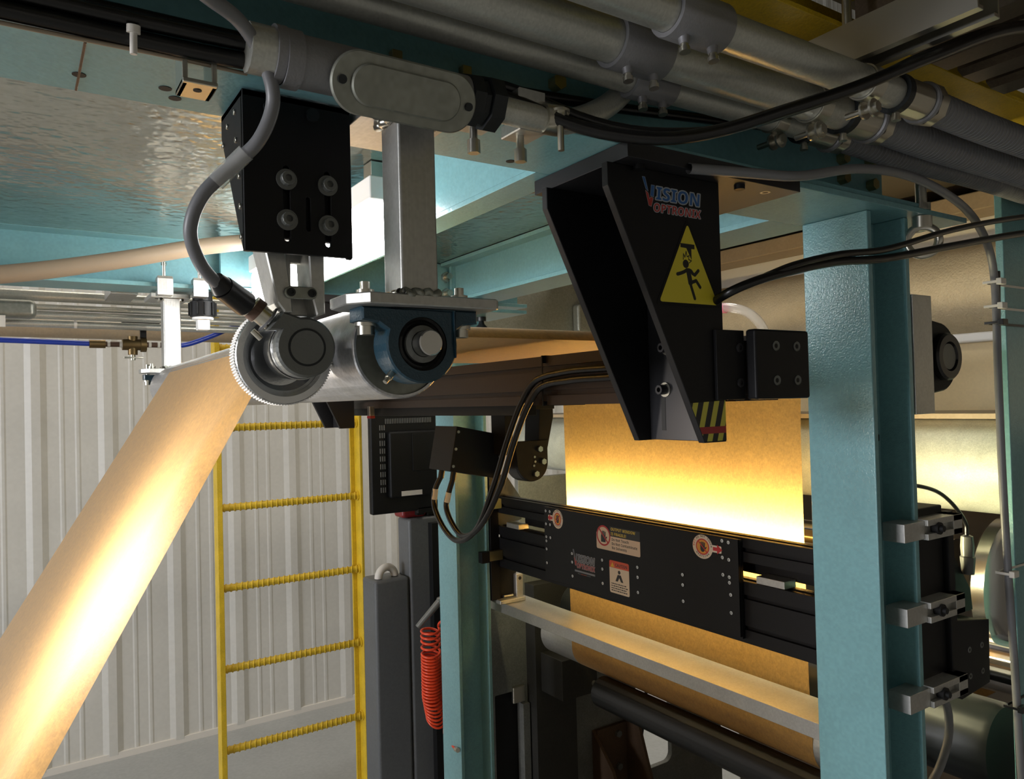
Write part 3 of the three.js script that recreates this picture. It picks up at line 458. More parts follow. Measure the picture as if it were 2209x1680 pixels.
// line camera under the beam
{ const cz = -1.307, t = thing('line_camera', 'black box camera with two cables hanging under the sensor beam', 'camera', [.75, 1.45, cz]);
  const rot = (g) => { g.translate(-.75, -1.508, 0).rotateZ(-.2).translate(.75, 1.508, 0); return g; };
  obj('housing', rot(bx(.695, .805, 1.462, 1.548, cz - .044, cz + .044, .0015)), M.blackAno, t);
  for (const y of [1.538, 1.505, 1.472]) for (const x of [.70, .80]) obj('screw', rot(socketHead([x, y, cz + .044], 'z', .0028, .0016)), M.zinc, t);
  for (const z of [cz - .02, cz + .028]) { const g = rot(cy([.712, 1.462, z], [.712, 1.447, z], .006, 16)); obj('cable_gland', g, M.rubber, t); }
  const br = thing('camera_mount', 'black slotted pivot mount with hex bolts behind the box camera', 'bracket', [.82, 1.45, -1.24]);
  obj('arm', exZ([[.785, 1.596], [.80, 1.596], [.805, 1.575], [.80, 1.50], [.785, 1.50]].reverse(), -1.27, -1.22), M.blackAno, br);
  obj('arm', exZ([[.868, 1.596], [.90, 1.596], [.90, 1.57], [.882, 1.50], [.862, 1.50]].reverse(), -1.27, -1.22), M.blackAno, br);
  obj('cross_bar', bx(.785, .90, 1.586, 1.596, -1.275, -1.215), M.blackAno, br);
  obj('disc_plate', exZ([...Array(19)].map((_, i) => { const a = (Math.PI * (i / 18)) + Math.PI; return [.846 + .036 * Math.cos(a), 1.482 + .036 * Math.sin(a)]; }).concat([[.882, 1.525], [.805, 1.525]]), -1.225, -1.217), M.blackAno, br);
  obj('pivot_disc', cy([.85, 1.482, -1.262], [.85, 1.482, -1.228], .038, 40), M.blackEdge, br);
  for (const [x, y] of [[.862, 1.508], [.87, 1.483], [.852, 1.460]]) obj('bolt', hexHead([x, y, -1.217], 'z', .006, .005), M.zinc, br);
  for (const [x, y] of [[.85, 1.493], [.851, 1.484], [.848, 1.476]]) obj('screw', socketHead([x, y, -1.217], 'z', .0024, .0014), M.zinc, br);
  const cab = (name, label, pts, k) => { const c = thing(name, label, 'cable', [.69, 1.34, -1.2]); obj('jacket', tube(pts, .0052, 120, 12), M.cableBlack, c); obj('marker', cy(pts[1], pts[2].map((v, i) => v * .0 + pts[1][i] + (pts[2][i] - pts[1][i]) * .7), .0056, 14), M.nylon, c, { label: 'white printed cable marker' }); };
  cab('camera_cable', 'black camera cable in the outer loop under the sensor beam', [[.703, 1.462, -1.327], [.692, 1.435, -1.334], [.69, 1.405, -1.338], [.69, 1.366, -1.305], [.69, 1.345, -1.25], [.69, 1.372, -1.18], [.69, 1.457, -1.114], [.69, 1.537, -1.066], [.689, 1.599, -1.02], [.688, 1.632, -.98], [.688, 1.644, -.90], [.689, 1.645, -.79], [.69, 1.648, -.72]]);
  cab('camera_cable', 'black camera cable in the inner loop under the sensor beam', [[.703, 1.462, -1.279], [.694, 1.432, -1.283], [.69, 1.405, -1.288], [.69, 1.372, -1.262], [.69, 1.357, -1.225], [.69, 1.38, -1.165], [.69, 1.455, -1.094], [.69, 1.535, -1.046], [.688, 1.594, -1.0], [.688, 1.622, -.965], [.688, 1.631, -.89], [.689, 1.632, -.79], [.69, 1.634, -.72]]);
}
// ---------- light bar with its labels ----------
{ const t = thing('light_bar', 'long black line light with warning labels and a glowing output window', 'light', [1.13, 1.16, -1.24]);
  const X = 1.10; obj('front_panel', bx(X, X + .006, 1.162, 1.34, -1.541, -.936, .001), M.blackAno, t);
  obj('side_cover', bx(X + .0062, X + .0135, 1.158, 1.336, -.942, -.936), M.blackAno, t); obj('side_cover', bx(X + .0062, X + .0135, 1.166, 1.336, -1.541, -1.535), M.blackAno, t);
  obj('top_lip', bx(X + .006, X + .0135, 1.3345, 1.339, -1.541, -1.38), M.blackEdge, t); obj('top_lip', bx(X + .006, X + .0135, 1.3345, 1.339, -1.02, -.936), M.blackEdge, t);
  obj('lamp_body', bx(X + .0505, X + .062, 1.27, 1.336, -1.70, -.668), M.blackAno, t);
  obj('output_window', bx(X + .062, X + .066, 1.282, 1.332, -1.69, -.672), M.barGlow, t, { label: 'glowing white output window' });
  areaLight('#fff3bc', LIGHT.bar, 1.01, .05, [X + .0675, 1.307, -1.18], [X + 1, 1.36, -1.18], scene);
  const scr = [[-.957, 1.332], [-.972, 1.333], [-.957, 1.30], [-.972, 1.302], [-.957, 1.268], [-.972, 1.27], [-.957, 1.258], [-.955, 1.236], [-.955, 1.203], [-1.075, 1.252], [-1.075, 1.232], [-1.075, 1.2], [-1.205, 1.245], [-1.205, 1.224], [-1.205, 1.192], [-1.32, 1.242], [-1.32, 1.222], [-1.32, 1.19], [-1.43, 1.24], [-1.43, 1.22], [-1.43, 1.187], [-1.532, 1.33], [-1.515, 1.33], [-1.532, 1.298], [-1.515, 1.298], [-1.532, 1.266], [-1.515, 1.266], [-1.532, 1.256], [-1.532, 1.236], [-1.532, 1.202]];
  for (const [z, y] of scr) obj('screw', socketHead([X, y, z], 'x', .0034, -.0012), M.steel, t);
  const lab = (name, z0, z1, y0, y1, w, h, draw, label, alpha) => { const g = new THREE.PlaneGeometry(z1 - z0, y1 - y0).rotateY(-Math.PI / 2).translate(X - .0004, (y0 + y1) / 2, (z0 + z1) / 2); decal(name, g, w, h, draw, t, label, alpha); };
  const RR = (x, a, b, w, h, r) => { x.beginPath(); x.moveTo(a + r, b); x.arcTo(a + w, b, a + w, b + h, r); x.arcTo(a + w, b + h, a, b + h, r); x.arcTo(a, b + h, a, b, r); x.arcTo(a, b, a + w, b, r); x.closePath(); };
  lab('logo', -1.428, -1.345, 1.188, 1.252, 512, 400, (x, w, h) => logo(x, w, h, true, true), 'grey and red slanted printed logo', true);
  const hand = (x, cx, cy, s) => { x.fillStyle = '#15110c'; x.beginPath(); x.ellipse(cx, cy + s * .25, s * .3, s * .38, 0, 0, 7); x.fill(); x.lineCap = 'round'; x.strokeStyle = '#15110c'; x.lineWidth = s * .14; for (let i = 0; i < 4; i++) { x.beginPath(); x.moveTo(cx - s * .22 + i * s * .15, cy + s * .2); x.lineTo(cx - s * .27 + i * s * .18, cy - s * (.32 + .12 * Math.sin((i + .6) / 4 * 3))); x.stroke(); } x.beginPath(); x.moveTo(cx + s * .2, cy + s * .4); x.lineTo(cx + s * .46, cy + s * .08); x.stroke(); };
  const hot = (flip) => (x, w, h) => { x.clearRect(0, 0, w, h); x.save(); if (flip) { x.translate(w, 0); x.scale(-1, 1); } const cx = h * .5, cy = h * .5, R = h * .48;
    x.fillStyle = '#e9dfd2'; x.beginPath(); x.arc(cx, cy, R, 0, 7); x.fill(); RR(x, h * .88, h * .36, h * .5, h * .28, 10); x.fill();
    x.fillStyle = '#c9262c'; x.beginPath(); x.moveTo(h * .99, h * .43); x.lineTo(h * 1.18, h * .43); x.lineTo(h * 1.18, h * .31); x.lineTo(h * 1.42, h * .5); x.lineTo(h * 1.18, h * .69); x.lineTo(h * 1.18, h * .57); x.lineTo(h * .99, h * .57); x.closePath(); x.fill();
    x.fillStyle = '#e8a33a'; x.beginPath(); x.arc(cx, cy, R * .62, 0, 7); x.fill(); hand(x, cx, cy - h * .02, h * .36); x.lineWidth = h * .045; x.strokeStyle = '#c9262c'; x.beginPath(); x.arc(cx, cy, R * .62, 0, 7); x.stroke(); x.beginPath(); x.moveTo(cx - R * .42, cy - R * .42); x.lineTo(cx + R * .42, cy + R * .42); x.stroke(); x.restore();
    const ctx = flip ? w - cx : cx; const arc = (s, a0, a1, col, bottom) => { x.fillStyle = col; x.font = `bold ${h * .105}px sans-serif`; x.textAlign = 'center'; [...s].forEach((ch, i) => { const a = a0 + (a1 - a0) * (i + .5) / s.length; x.save(); x.translate(ctx + Math.cos(a) * R * (bottom ? .86 : .8), cy + Math.sin(a) * R * (bottom ? .86 : .8)); x.rotate(a + (bottom ? -Math.PI / 2 : Math.PI / 2)); x.fillText(ch, 0, 0); x.restore(); }); x.textAlign = 'left'; };
    arc('HOT', Math.PI * .98, Math.PI * 1.2, '#c9262c'); arc('DO NOT TOUCH', Math.PI * 1.24, Math.PI * 1.98, '#2a2320'); arc('HEATSINK', Math.PI * .8, Math.PI * .2, '#2a2320', true); };
  lab('hot_label', -1.047, -.968, 1.291, 1.339, 384, 256, hot(false), 'round do not touch label with red arrow', true);
  lab('hot_label', -1.528, -1.462, 1.291, 1.339, 384, 256, hot(true), 'round do not touch label with red arrow', true);
  lab('fragile_label', -1.338, -1.195, 1.267, 1.321, 768, 300, (x, w, h) => { x.clearRect(0, 0, w, h); x.fillStyle = '#e6d3c0'; RR(x, 0, h * .3, w, h * .7, 20); x.fill(); x.fillStyle = '#1c1b19'; x.fillRect(w * .32, 0, w * .68, h * .40); x.fillStyle = '#e6d3c0'; x.beginPath(); x.arc(w * .17, h * .43, h * .42, 0, 7); x.fill(); x.fillStyle = '#15110c'; x.fillRect(w * .11, h * .42, w * .11, h * .28); hand(x, w * .17, h * .44, h * .42); x.strokeStyle = '#b8242a'; x.lineWidth = h * .07; x.beginPath(); x.arc(w * .17, h * .43, h * .39, 0, 7); x.stroke(); x.beginPath(); x.moveTo(w * .07, h * .17); x.lineTo(w * .27, h * .69); x.stroke();
    x.fillStyle = '#e8cf3a'; x.font = `bold ${h * .165}px sans-serif`; x.fillText('OUTPUT WINDOW', w * .345, h * .16, w * .63); x.fillText('IS FRAGILE!', w * .345, h * .35, w * .42); x.fillStyle = '#241d18'; x.font = `bold ${h * .155}px sans-serif`; x.fillText('Do Not Touch', w * .36, h * .57, w * .40); x.fillText('Do Not Contaminate', w * .36, h * .74, w * .58); x.fillText('No Solvents', w * .36, h * .91, w * .36); }, 'output window is fragile warning label', true);
  lab('caution_label', -1.296, -1.232, 1.176, 1.247, 384, 440, (x, w, h) => { x.clearRect(0, 0, w, h); x.fillStyle = '#e8dccb'; RR(x, 0, 0, w, h, 24); x.fill(); x.save(); x.clip(); x.fillStyle = '#d9552f'; x.fillRect(0, 0, w, h * .22); x.restore(); x.fillStyle = '#e2b52c'; x.beginPath(); x.moveTo(w * .16, h * .05); x.lineTo(w * .26, h * .2); x.lineTo(w * .06, h * .2); x.fill(); x.fillStyle = '#1a1512'; x.font = `bold ${h * .13}px sans-serif`; x.fillText('CAUTION', w * .3, h * .17, w * .62);
    x.beginPath(); x.arc(w * .5, h * .33, w * .065, 0, 7); x.fill(); x.beginPath(); x.moveTo(w * .42, h * .41); x.lineTo(w * .58, h * .41); x.lineTo(w * .7, h * .62); x.lineTo(w * .58, h * .62); x.lineTo(w * .5, h * .5); x.lineTo(w * .42, h * .62); x.lineTo(w * .3, h * .62); x.closePath(); x.fill(); for (let r = 0; r < 4; r++) for (let i = 0, p = .08; p < .84; i++) { const l = .03 + ((i * 7 + r * 5) % 4) * .02; x.fillRect(w * p, h * (.695 + r * .07), w * l, h * .03); p += l + .018; } }, 'orange topped caution label', true);
}
// rails carrying the light bar
function rail(label, y0, y1, x0, x1) { const t = thing('bar_rail', label, 'rail', [(x0 + x1) / 2, y0, -1.2]); const h = y1 - y0, n = h > .08 ? 2 : 1, pts = [[x0, y0]];
  for (let i = 0; i < n; i++) { const c = y0 + h * (i + .5) / n; pts.unshift([x0, c - .004], [x0 + .008, c - .004], [x0 + .008, c + .004], [x0, c + .004]); }
  const P = []; for (let i = 0; i < n; i++) { const c = y0 + h * (i + .5) / n; P.push([x0, c - .004], [x0 + .008, c - .004], [x0 + .008, c + .004], [x0, c + .004]); }
  P.push([x0, y1], [x0 + .01, y1], [x0 + .012, y1 - .006], [x0 + .02, y1 - .006], [x0 + .022, y1], [x1, y1], [x1, y0], [x0, y0]);
  obj('extrusion', exZ(P.reverse(), -1.785, -.667, null, .0004), M.blackAno, t); return t; }
rail('slim black slotted rail behind the top of the light bar', 1.298, 1.342, 1.114, 1.15); rail('tall black slotted rail behind the lower half of the light bar', 1.15, 1.262, 1.114, 1.15);
one('rail_spacer', bx(1.116, 1.148, 1.2625, 1.276, -1.74, -1.68), M.alu, 'pale aluminium spacer block on the lower rail by the far column', 'block');
one('rail_spacer', bx(1.116, 1.148, 1.2625, 1.276, -.91, -.85), M.alu, 'pale aluminium spacer block on the lower rail by the near column', 'block');
// ---------- conduit run above the camera bracket ----------
const CY = 1.925, CON = [{ z: -.565, r: .0148, n: 'thinnest' }, { z: -.513, r: .0195, n: 'middle' }, { z: -.45, r: .0165, n: 'front' }];
const CPX = [[.522, .578], [.455, .515], [.462, .525]];
CON.forEach((c, i) => {
  const t = thing('steel_conduit', ['thin galvanised conduit closest to the long teal beam', 'thick galvanised conduit in the middle of the run of three', 'front galvanised conduit nearest the yellow angle'][i], 'conduit', [0, CY - c.r, c.z]);
  obj('pipe', cy([-1.2, CY, c.z], [.80, CY, c.z], c.r, 40), M.galv, t);
  const [a, b] = CPX[i], R = c.r + .0042, m = (a + b) / 2;
  const k = thing('conduit_coupling', ['small grey die-cast coupling with two set screws on the thin conduit', 'large grey die-cast coupling with two set screws on the thick conduit', 'grey die-cast coupling with two set screws on the front conduit'][i], 'coupling', [m, CY - R, c.z]);
  obj('sleeve', lathe([[c.r + .0003, -(b - a) / 2], [R, -(b - a) / 2], [R + .0006, -(b - a) / 2 + .002], [R + .0006, (b - a) / 2 - .002], [R, (b - a) / 2], [c.r + .0003, (b - a) / 2]], [m, CY, c.z], 'x', 40), M.dieCast, k);
  for (const x of [a + .015, b - .013]) { const q = [x, CY - R * .98, c.z + .004]; const bo = obj('boss', cy([x, CY - R + .004, c.z + .003], [x, CY - R - .0055, c.z + .004], .0055, 20, .0042), M.dieCast, k); obj('set_screw', [cy([x, CY - R - .005, c.z + .004], [x, CY - R - .0085, c.z + .004], .0034, 16), cy([x, CY - R - .0085, c.z + .004], [x, CY - R - .0125, c.z + .0045], .0048, 18)], M.zinc, k); }
  // strap clamp on the strut
  const X = .752, s = thing('strap_clamp', ['strut strap clamp with long bolt holding the thin conduit', 'strut strap clamp holding the thick middle conduit', 'strut strap clamp holding the front conduit'][i], 'clamp', [X, CY - c.r - .02, c.z]);
  obj('strap', lathe([[c.r + .0004, -.009], [c.r + .0022, -.009], [c.r + .0022, .009], [c.r + .0004, .009]], [X, CY, c.z], 'x', 40), M.zinc, s);
  const y = CY - c.r - .0075, zz = c.z + .002;
  obj('ear', cy([X - .001, y - .004, zz - .004], [X - .001, y - .004, zz - .0065], .0095, 24), M.zinc, s); obj('ear', cy([X - .001, y - .004, zz + .004], [X - .001, y - .004, zz + .0065], .0095, 24), M.zinc, s);
  obj('bolt', [cy([X - .001, y - .004, zz + .0065], [X - .001, y - .004, zz + .0105], .006, 6), cy([X - .001, y - .004, zz - .026], [X - .001, y - .004, zz + .0065], .0034, 14)], M.zinc, s);
  // compression connector to flexible conduit
  const f = thing('flex_connector', ['bright steel connector joining the thin conduit to grey flexible hose', 'bright steel connector joining the thick conduit to grey flexible hose', 'bright steel connector joining the front conduit to grey flexible hose'][i], 'connector', [.85, CY - c.r - .006, c.z]);
  const r = c.r; obj('sleeve', lathe([[r + .0004, -.03], [r + .0035, -.03], [r + .0035, .022], [r + .001, .024]], [.83, CY, c.z], 'x', 40), M.zinc, f);
  obj('collar', lathe([[r + .0035, 0], [r + .006, .001], [r + .007, .004], [r + .006, .007], [r + .0035, .008]], [.853, CY, c.z], 'x', 40), M.dieCast, f);
  obj('nut', cy([.861, CY, c.z], [.876, CY, c.z], r + .0068, 8), M.zinc, f); obj('gland_ring', lathe([[r + .0005, -.004], [r + .005, -.004], [r + .005, .006], [r + .0005, .006]], [.803, CY, c.z], 'x', 36), M.steelBlack, f);
  const b2 = [.805, CY - r - .006, c.z]; obj('set_screw', [cy([b2[0], b2[1] + .004, b2[2]], [b2[0], b2[1] - .003, b2[2]], .0038, 14), cy([b2[0], b2[1] - .003, b2[2]], [b2[0], b2[1] - .007, b2[2]], .0048, 14)], M.zinc, f);
  const h = thing('flexible_conduit', ['thin ribbed grey flexible hose dropping toward the steel post', 'thick ribbed grey flexible hose beside the yellow angle', 'front ribbed grey flexible hose under the yellow angle'][i], 'hose', [1.2, 1.8, c.z]);
  const dy = [-.004, -.006, -.006][i], pts = [[.872, CY, c.z], [1.0, CY - .003, c.z], [1.25, CY + dy, c.z + .004], [1.5, CY + dy * 2, c.z], [1.85, CY + dy * 3, c.z]]; obj('jacket', tube(pts, r + .0008, 90, 28), M.cableGrey, h);
  const cu = new THREE.CatmullRomCurve3(pts.map(vec), false, 'centripetal'), rg = []; for (let j = 0; j < 120; j++) { const p = cu.getPointAt(.002 + j * .008), tg = cu.getTangentAt(.002 + j * .008); const g = new THREE.TorusGeometry(r + .0006, .0013, 5, 22); g.applyQuaternion(new THREE.Quaternion().setFromUnitVectors(new THREE.Vector3(0, 0, 1), tg)); rg.push(g.translate(p.x, p.y, p.z)); } obj('ribs', rg, M.cableGrey, h, { kind: 'stuff' });
});
{ const t = thing('strut_channel', 'galvanised slotted strut the three conduits are strapped to', 'strut', [.752, 1.946, -.45]); const o = [[-.0205, 0], [-.0105, 0], [-.0105, .004], [-.018, .004], [-.018, .038], [.018, .038], [.018, .004], [.0105, .004], [.0105, 0], [.0205, 0], [.0205, .041], [-.0205, .041]];
  obj('channel', exZ(o.map(p => [.752 + p[0], 1.946 + p[1]]), -.60, -.33, null, .0004), M.zinc, t); obj('hanger_rod', cy([.752, 1.98, -.47], [.752, 2.13, -.47], .005, 12), M.zinc, t); }
// yellow walkway overhead
one('yellow_angle', merge(bx(-.2, 1.66, 2.02, 2.026, -.55, -.505), bx(-.2, 1.66, 2.02, 2.075, -.556, -.55)), M.yellow, 'yellow painted steel angle above the conduits', 'angle');
[.60, .76, .98, 1.2].forEach((x, i) => one('walkway_joist', bx(x, x + .05, 2.05, 2.12, -.50, 1.2), M.olive, ['olive yellow joist above the front conduit', 'olive yellow joist beside the bronze planks', 'olive yellow joist over the middle of the bronze planks', 'olive yellow joist at the end of the walkway'][i], 'joist'));
for (let i = 0; i < 5; i++) one('walkway_plank', exZ([[0, .03], [0, 0], [.012, -.006], [.05, -.006], [.062, 0], [.062, .03], [.06, .03], [.06, .002], [.05, -.004], [.012, -.004], [.002, .002], [.002, .03]].map(p => [.80 + i * .075 + p[0], 2.015 + p[1]]).reverse(), -.49, 1.2, null, 0), M.plank, 'bronze ribbed metal plank of the overhead walkway', 'plank', 'planks of the overhead walkway');
one('walkway_deck', bx(-.5, 1.66, 2.13, 2.15, -.6, 1.3), M.frameDark, 'dark plate floor on top of the yellow walkway joists', 'deck');
// conduit body (pull fitting) with its oval cover
{ const z = -.553, y = 1.8575, t = thing('pull_fitting', 'grey cast conduit fitting with an oval screwed cover', 'fitting', [.26, 1.84, z]);
  const tilt = g => g; const oval = (x0, x1, r) => { const s = new THREE.Shape(); s.absarc(x1 - r, 0, r, -Math.PI / 2, Math.PI / 2, false); s.absarc(x0 + r, 0, r, Math.PI / 2, Math.PI * 1.5, false); return s; };
  const face = (g, d) => g.rotateX(.42).translate(0, y, z + .0) .translate(0, -.010 - d * .41, .012 + d * .91);
  obj('body', [cy([.17, y + .004, z - .006], [.325, y + .004, z - .006], .0195, 36), cy([.17, y + .004, z - .006], [.182, y + .004, z - .006], .0215, 36)], M.dieCast, t);
  obj('cover', face(ext(oval(.2, .325, .0235), .004, .0015), 0), M.plateGrey, t);
  obj('cover_panel', face(ext(oval(.2155, .309, .0155), .004, .0016), .0035), M.plateGrey, t);
  for (const x of [.2085, .3175]) obj('screw', face(cy([x, 0, .003], [x, 0, .0062], .0034, 14), 0), M.steelBlack, t);
  obj('hub', lathe([[.019, 0], [.022, .001], [.022, .012], [.0185, .014], [.0195, .018], [.0235, .019], [.0235, .032], [.017, .033]], [.325, y + .004, z - .006], 'x', 8), M.steelBlack, t);
  obj('nipple', cy([.145, y + .006, z - .006], [.171, y + .006, z - .006], .018, 12), M.galv, t); obj('lock_ring', cy([.163, y + .006, z - .006], [.171, y + .006, z - .006], .0205, 36), M.dieCast, t);
  const e = thing('bent_conduit', 'short galvanised conduit bending up behind the black cable bundle', 'conduit', [.45, 1.85, z]);
  obj('pipe', tube([[.34, y + .002, z - .004], [.40, y + .001, z - .004], [.43, y + .004, z - .008], [.47, y + .02, z - .02], [.52, y + .05, z - .035], [.56, y + .085, z - .045]], .0118, 60, 24), M.galv, e);
  const s = thing('pipe_strap', 'galvanised pipe strap with a long threaded bolt on the bent conduit', 'strap', [.42, 1.83, z]);
  obj('strap', cy([.405, y + .002, z - .004], [.428, y + .004, z - .006], .0142, 30), M.zinc, s); obj('ear', cy([.42, y + .008, z + .006], [.42, y + .0055, z + .006], .0095, 24), M.zinc, s); obj('bolt', [cy([.42, y + .0055, z + .007], [.42, y - .029, z + .007], .003, 12), cy([.42, y + .0055, z + .007], [.42, y + .001, z + .007], .006, 6)], M.zinc, s);
}
// beam clamps
function beamClamp(label, x, y, z, up) { const t = thing('beam_clamp', label, 'clamp', [x, y - .02, z]); const w = .015;
  const o = up ? [[-.012, -.022], [.018, -.022], [.018, -.012], [-.004, -.012], [-.004, .006], [.018, .006], [.018, .016], [-.008, .018], [-.012, .012]] : [[-.012, .022], [.018, .022], [.018, .012], [-.002, .012], [-.002, -.004], [.02, -.004], [.02, -.016], [-.012, -.016]];
  obj('body', sideX(o.map(p => [z + .012 - p[0] - .012, y + p[1]]), x - w, x + w, null, .001), M.alu, t);
  obj('bolt', up ? [cy([x, y + .016, z - .006], [x, y + .045, z - .006], .0035, 12), cy([x, y + .042, z - .006], [x, y + .049, z - .006], .0055, 4)] : [cy([x - .004, y - .014, z - .004], [x - .004, y - .03, z - .004], .0036, 12), cy([x - .004, y - .028, z - .004], [x - .004, y - .04, z - .004], .0058, 6)], M.zinc, t); return t; }
beamClamp('cast beam clamp on the long beam beside the roller hanger', .348, 1.862, -.57, false);
beamClamp('cast beam clamp with hanging hex bolt next to the pipe strap', .398, 1.862, -.57, false);
const fc = beamClamp('small cast beam clamp stamped on the far beam at the blue hose side', .268, 1.866, -1.722, true);
beamClamp('small cast beam clamp stamped on the far beam above the black gland', .338, 1.866, -1.722, true);
{ const t = thing('strut_clip', 'bright bent steel clip under the long beam by the grey cable', 'clip', [.115, 1.83, -.6]); obj('clip', [bx(.103, .127, 1.834, 1.8375, -.60, -.57), bx(.103, .107, 1.834, 1.8595, -.60, -.572), bx(.123, .127, 1.834, 1.8595, -.60, -.572)], M.zinc, t); obj('clip_hole', cy([.115, 1.8335, -.582], [.115, 1.8345, -.582], .003, 12), M.slot, t); }
one('cable_tie_mount', merge(cy([.071, 1.862, -.562], [.071, 1.843, -.564], .0024, 8), cy([.071, 1.862, -.562], [.071, 1.857, -.563], .0044, 12)), M.nylon, 'white nylon tie hanging off the black cables under the long beam', 'cable tie');
// ---------- loose cables ----------
const cable = (label, pts, r, mat = M.cableBlack, name = 'power_cable', group) => one(name, tube(pts, r, 140, 12), mat, label, 'cable', group);
cable('thick black cable sagging from the long beam across the conduits', [[-1, 1.862, -.57], [-.3, 1.86, -.571], [0, 1.857, -.571], [.157, 1.859, -.571], [.26, 1.873, -.5735], [.355, 1.880, -.572], [.432, 1.852, -.54], [.47, 1.843, -.52], [.51, 1.841, -.50], [.562, 1.852, -.48], [.619, 1.872, -.45], [.686, 1.897, -.42], [.757, 1.929, -.39], [.896, 1.982, -.36], [1.15, 2.0, -.34], [1.4, 2.003, -.33]], .0062);
cable('second black cable twisted beside the sagging thick cable', [[-1, 1.874, -.568], [-.3, 1.872, -.568], [0, 1.868, -.568], [.157, 1.87, -.567], [.3, 1.885, -.58], [.38, 1.889, -.575], [.45, 1.862, -.545], [.49, 1.852, -.524], [.53, 1.850, -.502], [.58, 1.858, -.484], [.635, 1.876, -.455], [.70, 1.902, -.426], [.765, 1.936, -.394], [.91, 1.990, -.366], [1.15, 2.004, -.352], [1.4, 2.005, -.345]], .0052);
cable('black cable lying along the web of the long beam', [[-1.2, 1.889, -.60], [0, 1.886, -.598], [.2, 1.889, -.60], [.37, 1.898, -.602], [.457, 1.903, -.60], [.55, 1.91, -.60], [.66, 1.921, -.60], [.8, 1.935, -.60]], .0056);
cable('thin tan wire stretched below the black cables', [[-1, 1.851, -.572], [0, 1.849, -.572], [.1, 1.8505, -.573], [.15, 1.853, -.58]], .0015, M.pvc, 'signal_wire');
cable('grey cable arching from the long beam down to the steel post', [[.60, 1.843, -.56], [.68, 1.8455, -.545], [.746, 1.849, -.535], [.859, 1.873, -.53], [.962, 1.881, -.53], [1.053, 1.872, -.53], [1.1846, 1.8538, -0.5512], [1.2647, 1.8161, -0.5671], [1.2943, 1.7768, -0.5750], [1.2954, 1.6304, -0.5750], [1.2965, 1.4850, -0.5750], [1.3019, 1.3396, -0.5750], [1.3138, 1.1574, -0.5750], [1.3258, 0.8948, -0.5750], [1.3399, 0.1896, -0.5750]], .0058, M.cableGrey, 'control_cable');
cable('black cable tied along the edge of the steel post', [[1.318, 1.79, -.581], [1.309, 1.6, -.581], [1.313, 1.39, -.581], [1.324, 1.18, -.581], [1.335, .85, -.581]], .0045, M.cableBlack, 'control_cable');
cable('black cable running from the camera bracket past the near column', [[.672, 1.70, -.62], [.66, 1.716, -.56], [.684, 1.727, -.545], [.733, 1.740, -.54], [.821, 1.758, -.54], [.92, 1.770, -.54], [1.092, 1.802, -.54], [1.317, 1.843, -.54], [1.7, 1.90, -.54]], .0052);
cable('upper black cable running with the camera bracket cable', [[.70, 1.733, -.545], [.733, 1.7455, -.537], [.821, 1.766, -.536], [.92, 1.781, -.536], [1.092, 1.824, -.536], [1.317, 1.868, -.534], [1.7, 1.92, -.52]], .0042);
for (const [mat, list] of [[M.nylon, [[1.2943, 1.7703, 'upper white cable tie around the steel post'], [1.2954, 1.7324, 'lower white cable tie around the steel post'], [1.3008, 1.3125, 'single white cable tie at mid height of the steel post']]], [M.cableBlack, [[1.2954, 1.7063, 'upper black cable tie around the steel post'], [1.3117, 1.1009, 'lowest black cable tie around the steel post']]]]) for (const [x, y, l] of list) { const t = thing('cable_tie', l, 'cable tie', [x, y, -.58]); obj('strap', bx(x + .002, 1.61, y - .002, y + .002, -.5875, -.5865), mat, t); obj('head', bx(x - .009, x + .008, y - .005, y + .005, -.569, -.561, .001), mat, t); obj('strap_side', bx(x - .0085, x - .007, y - .002, y + .002, -.589, -.566), mat, t); }

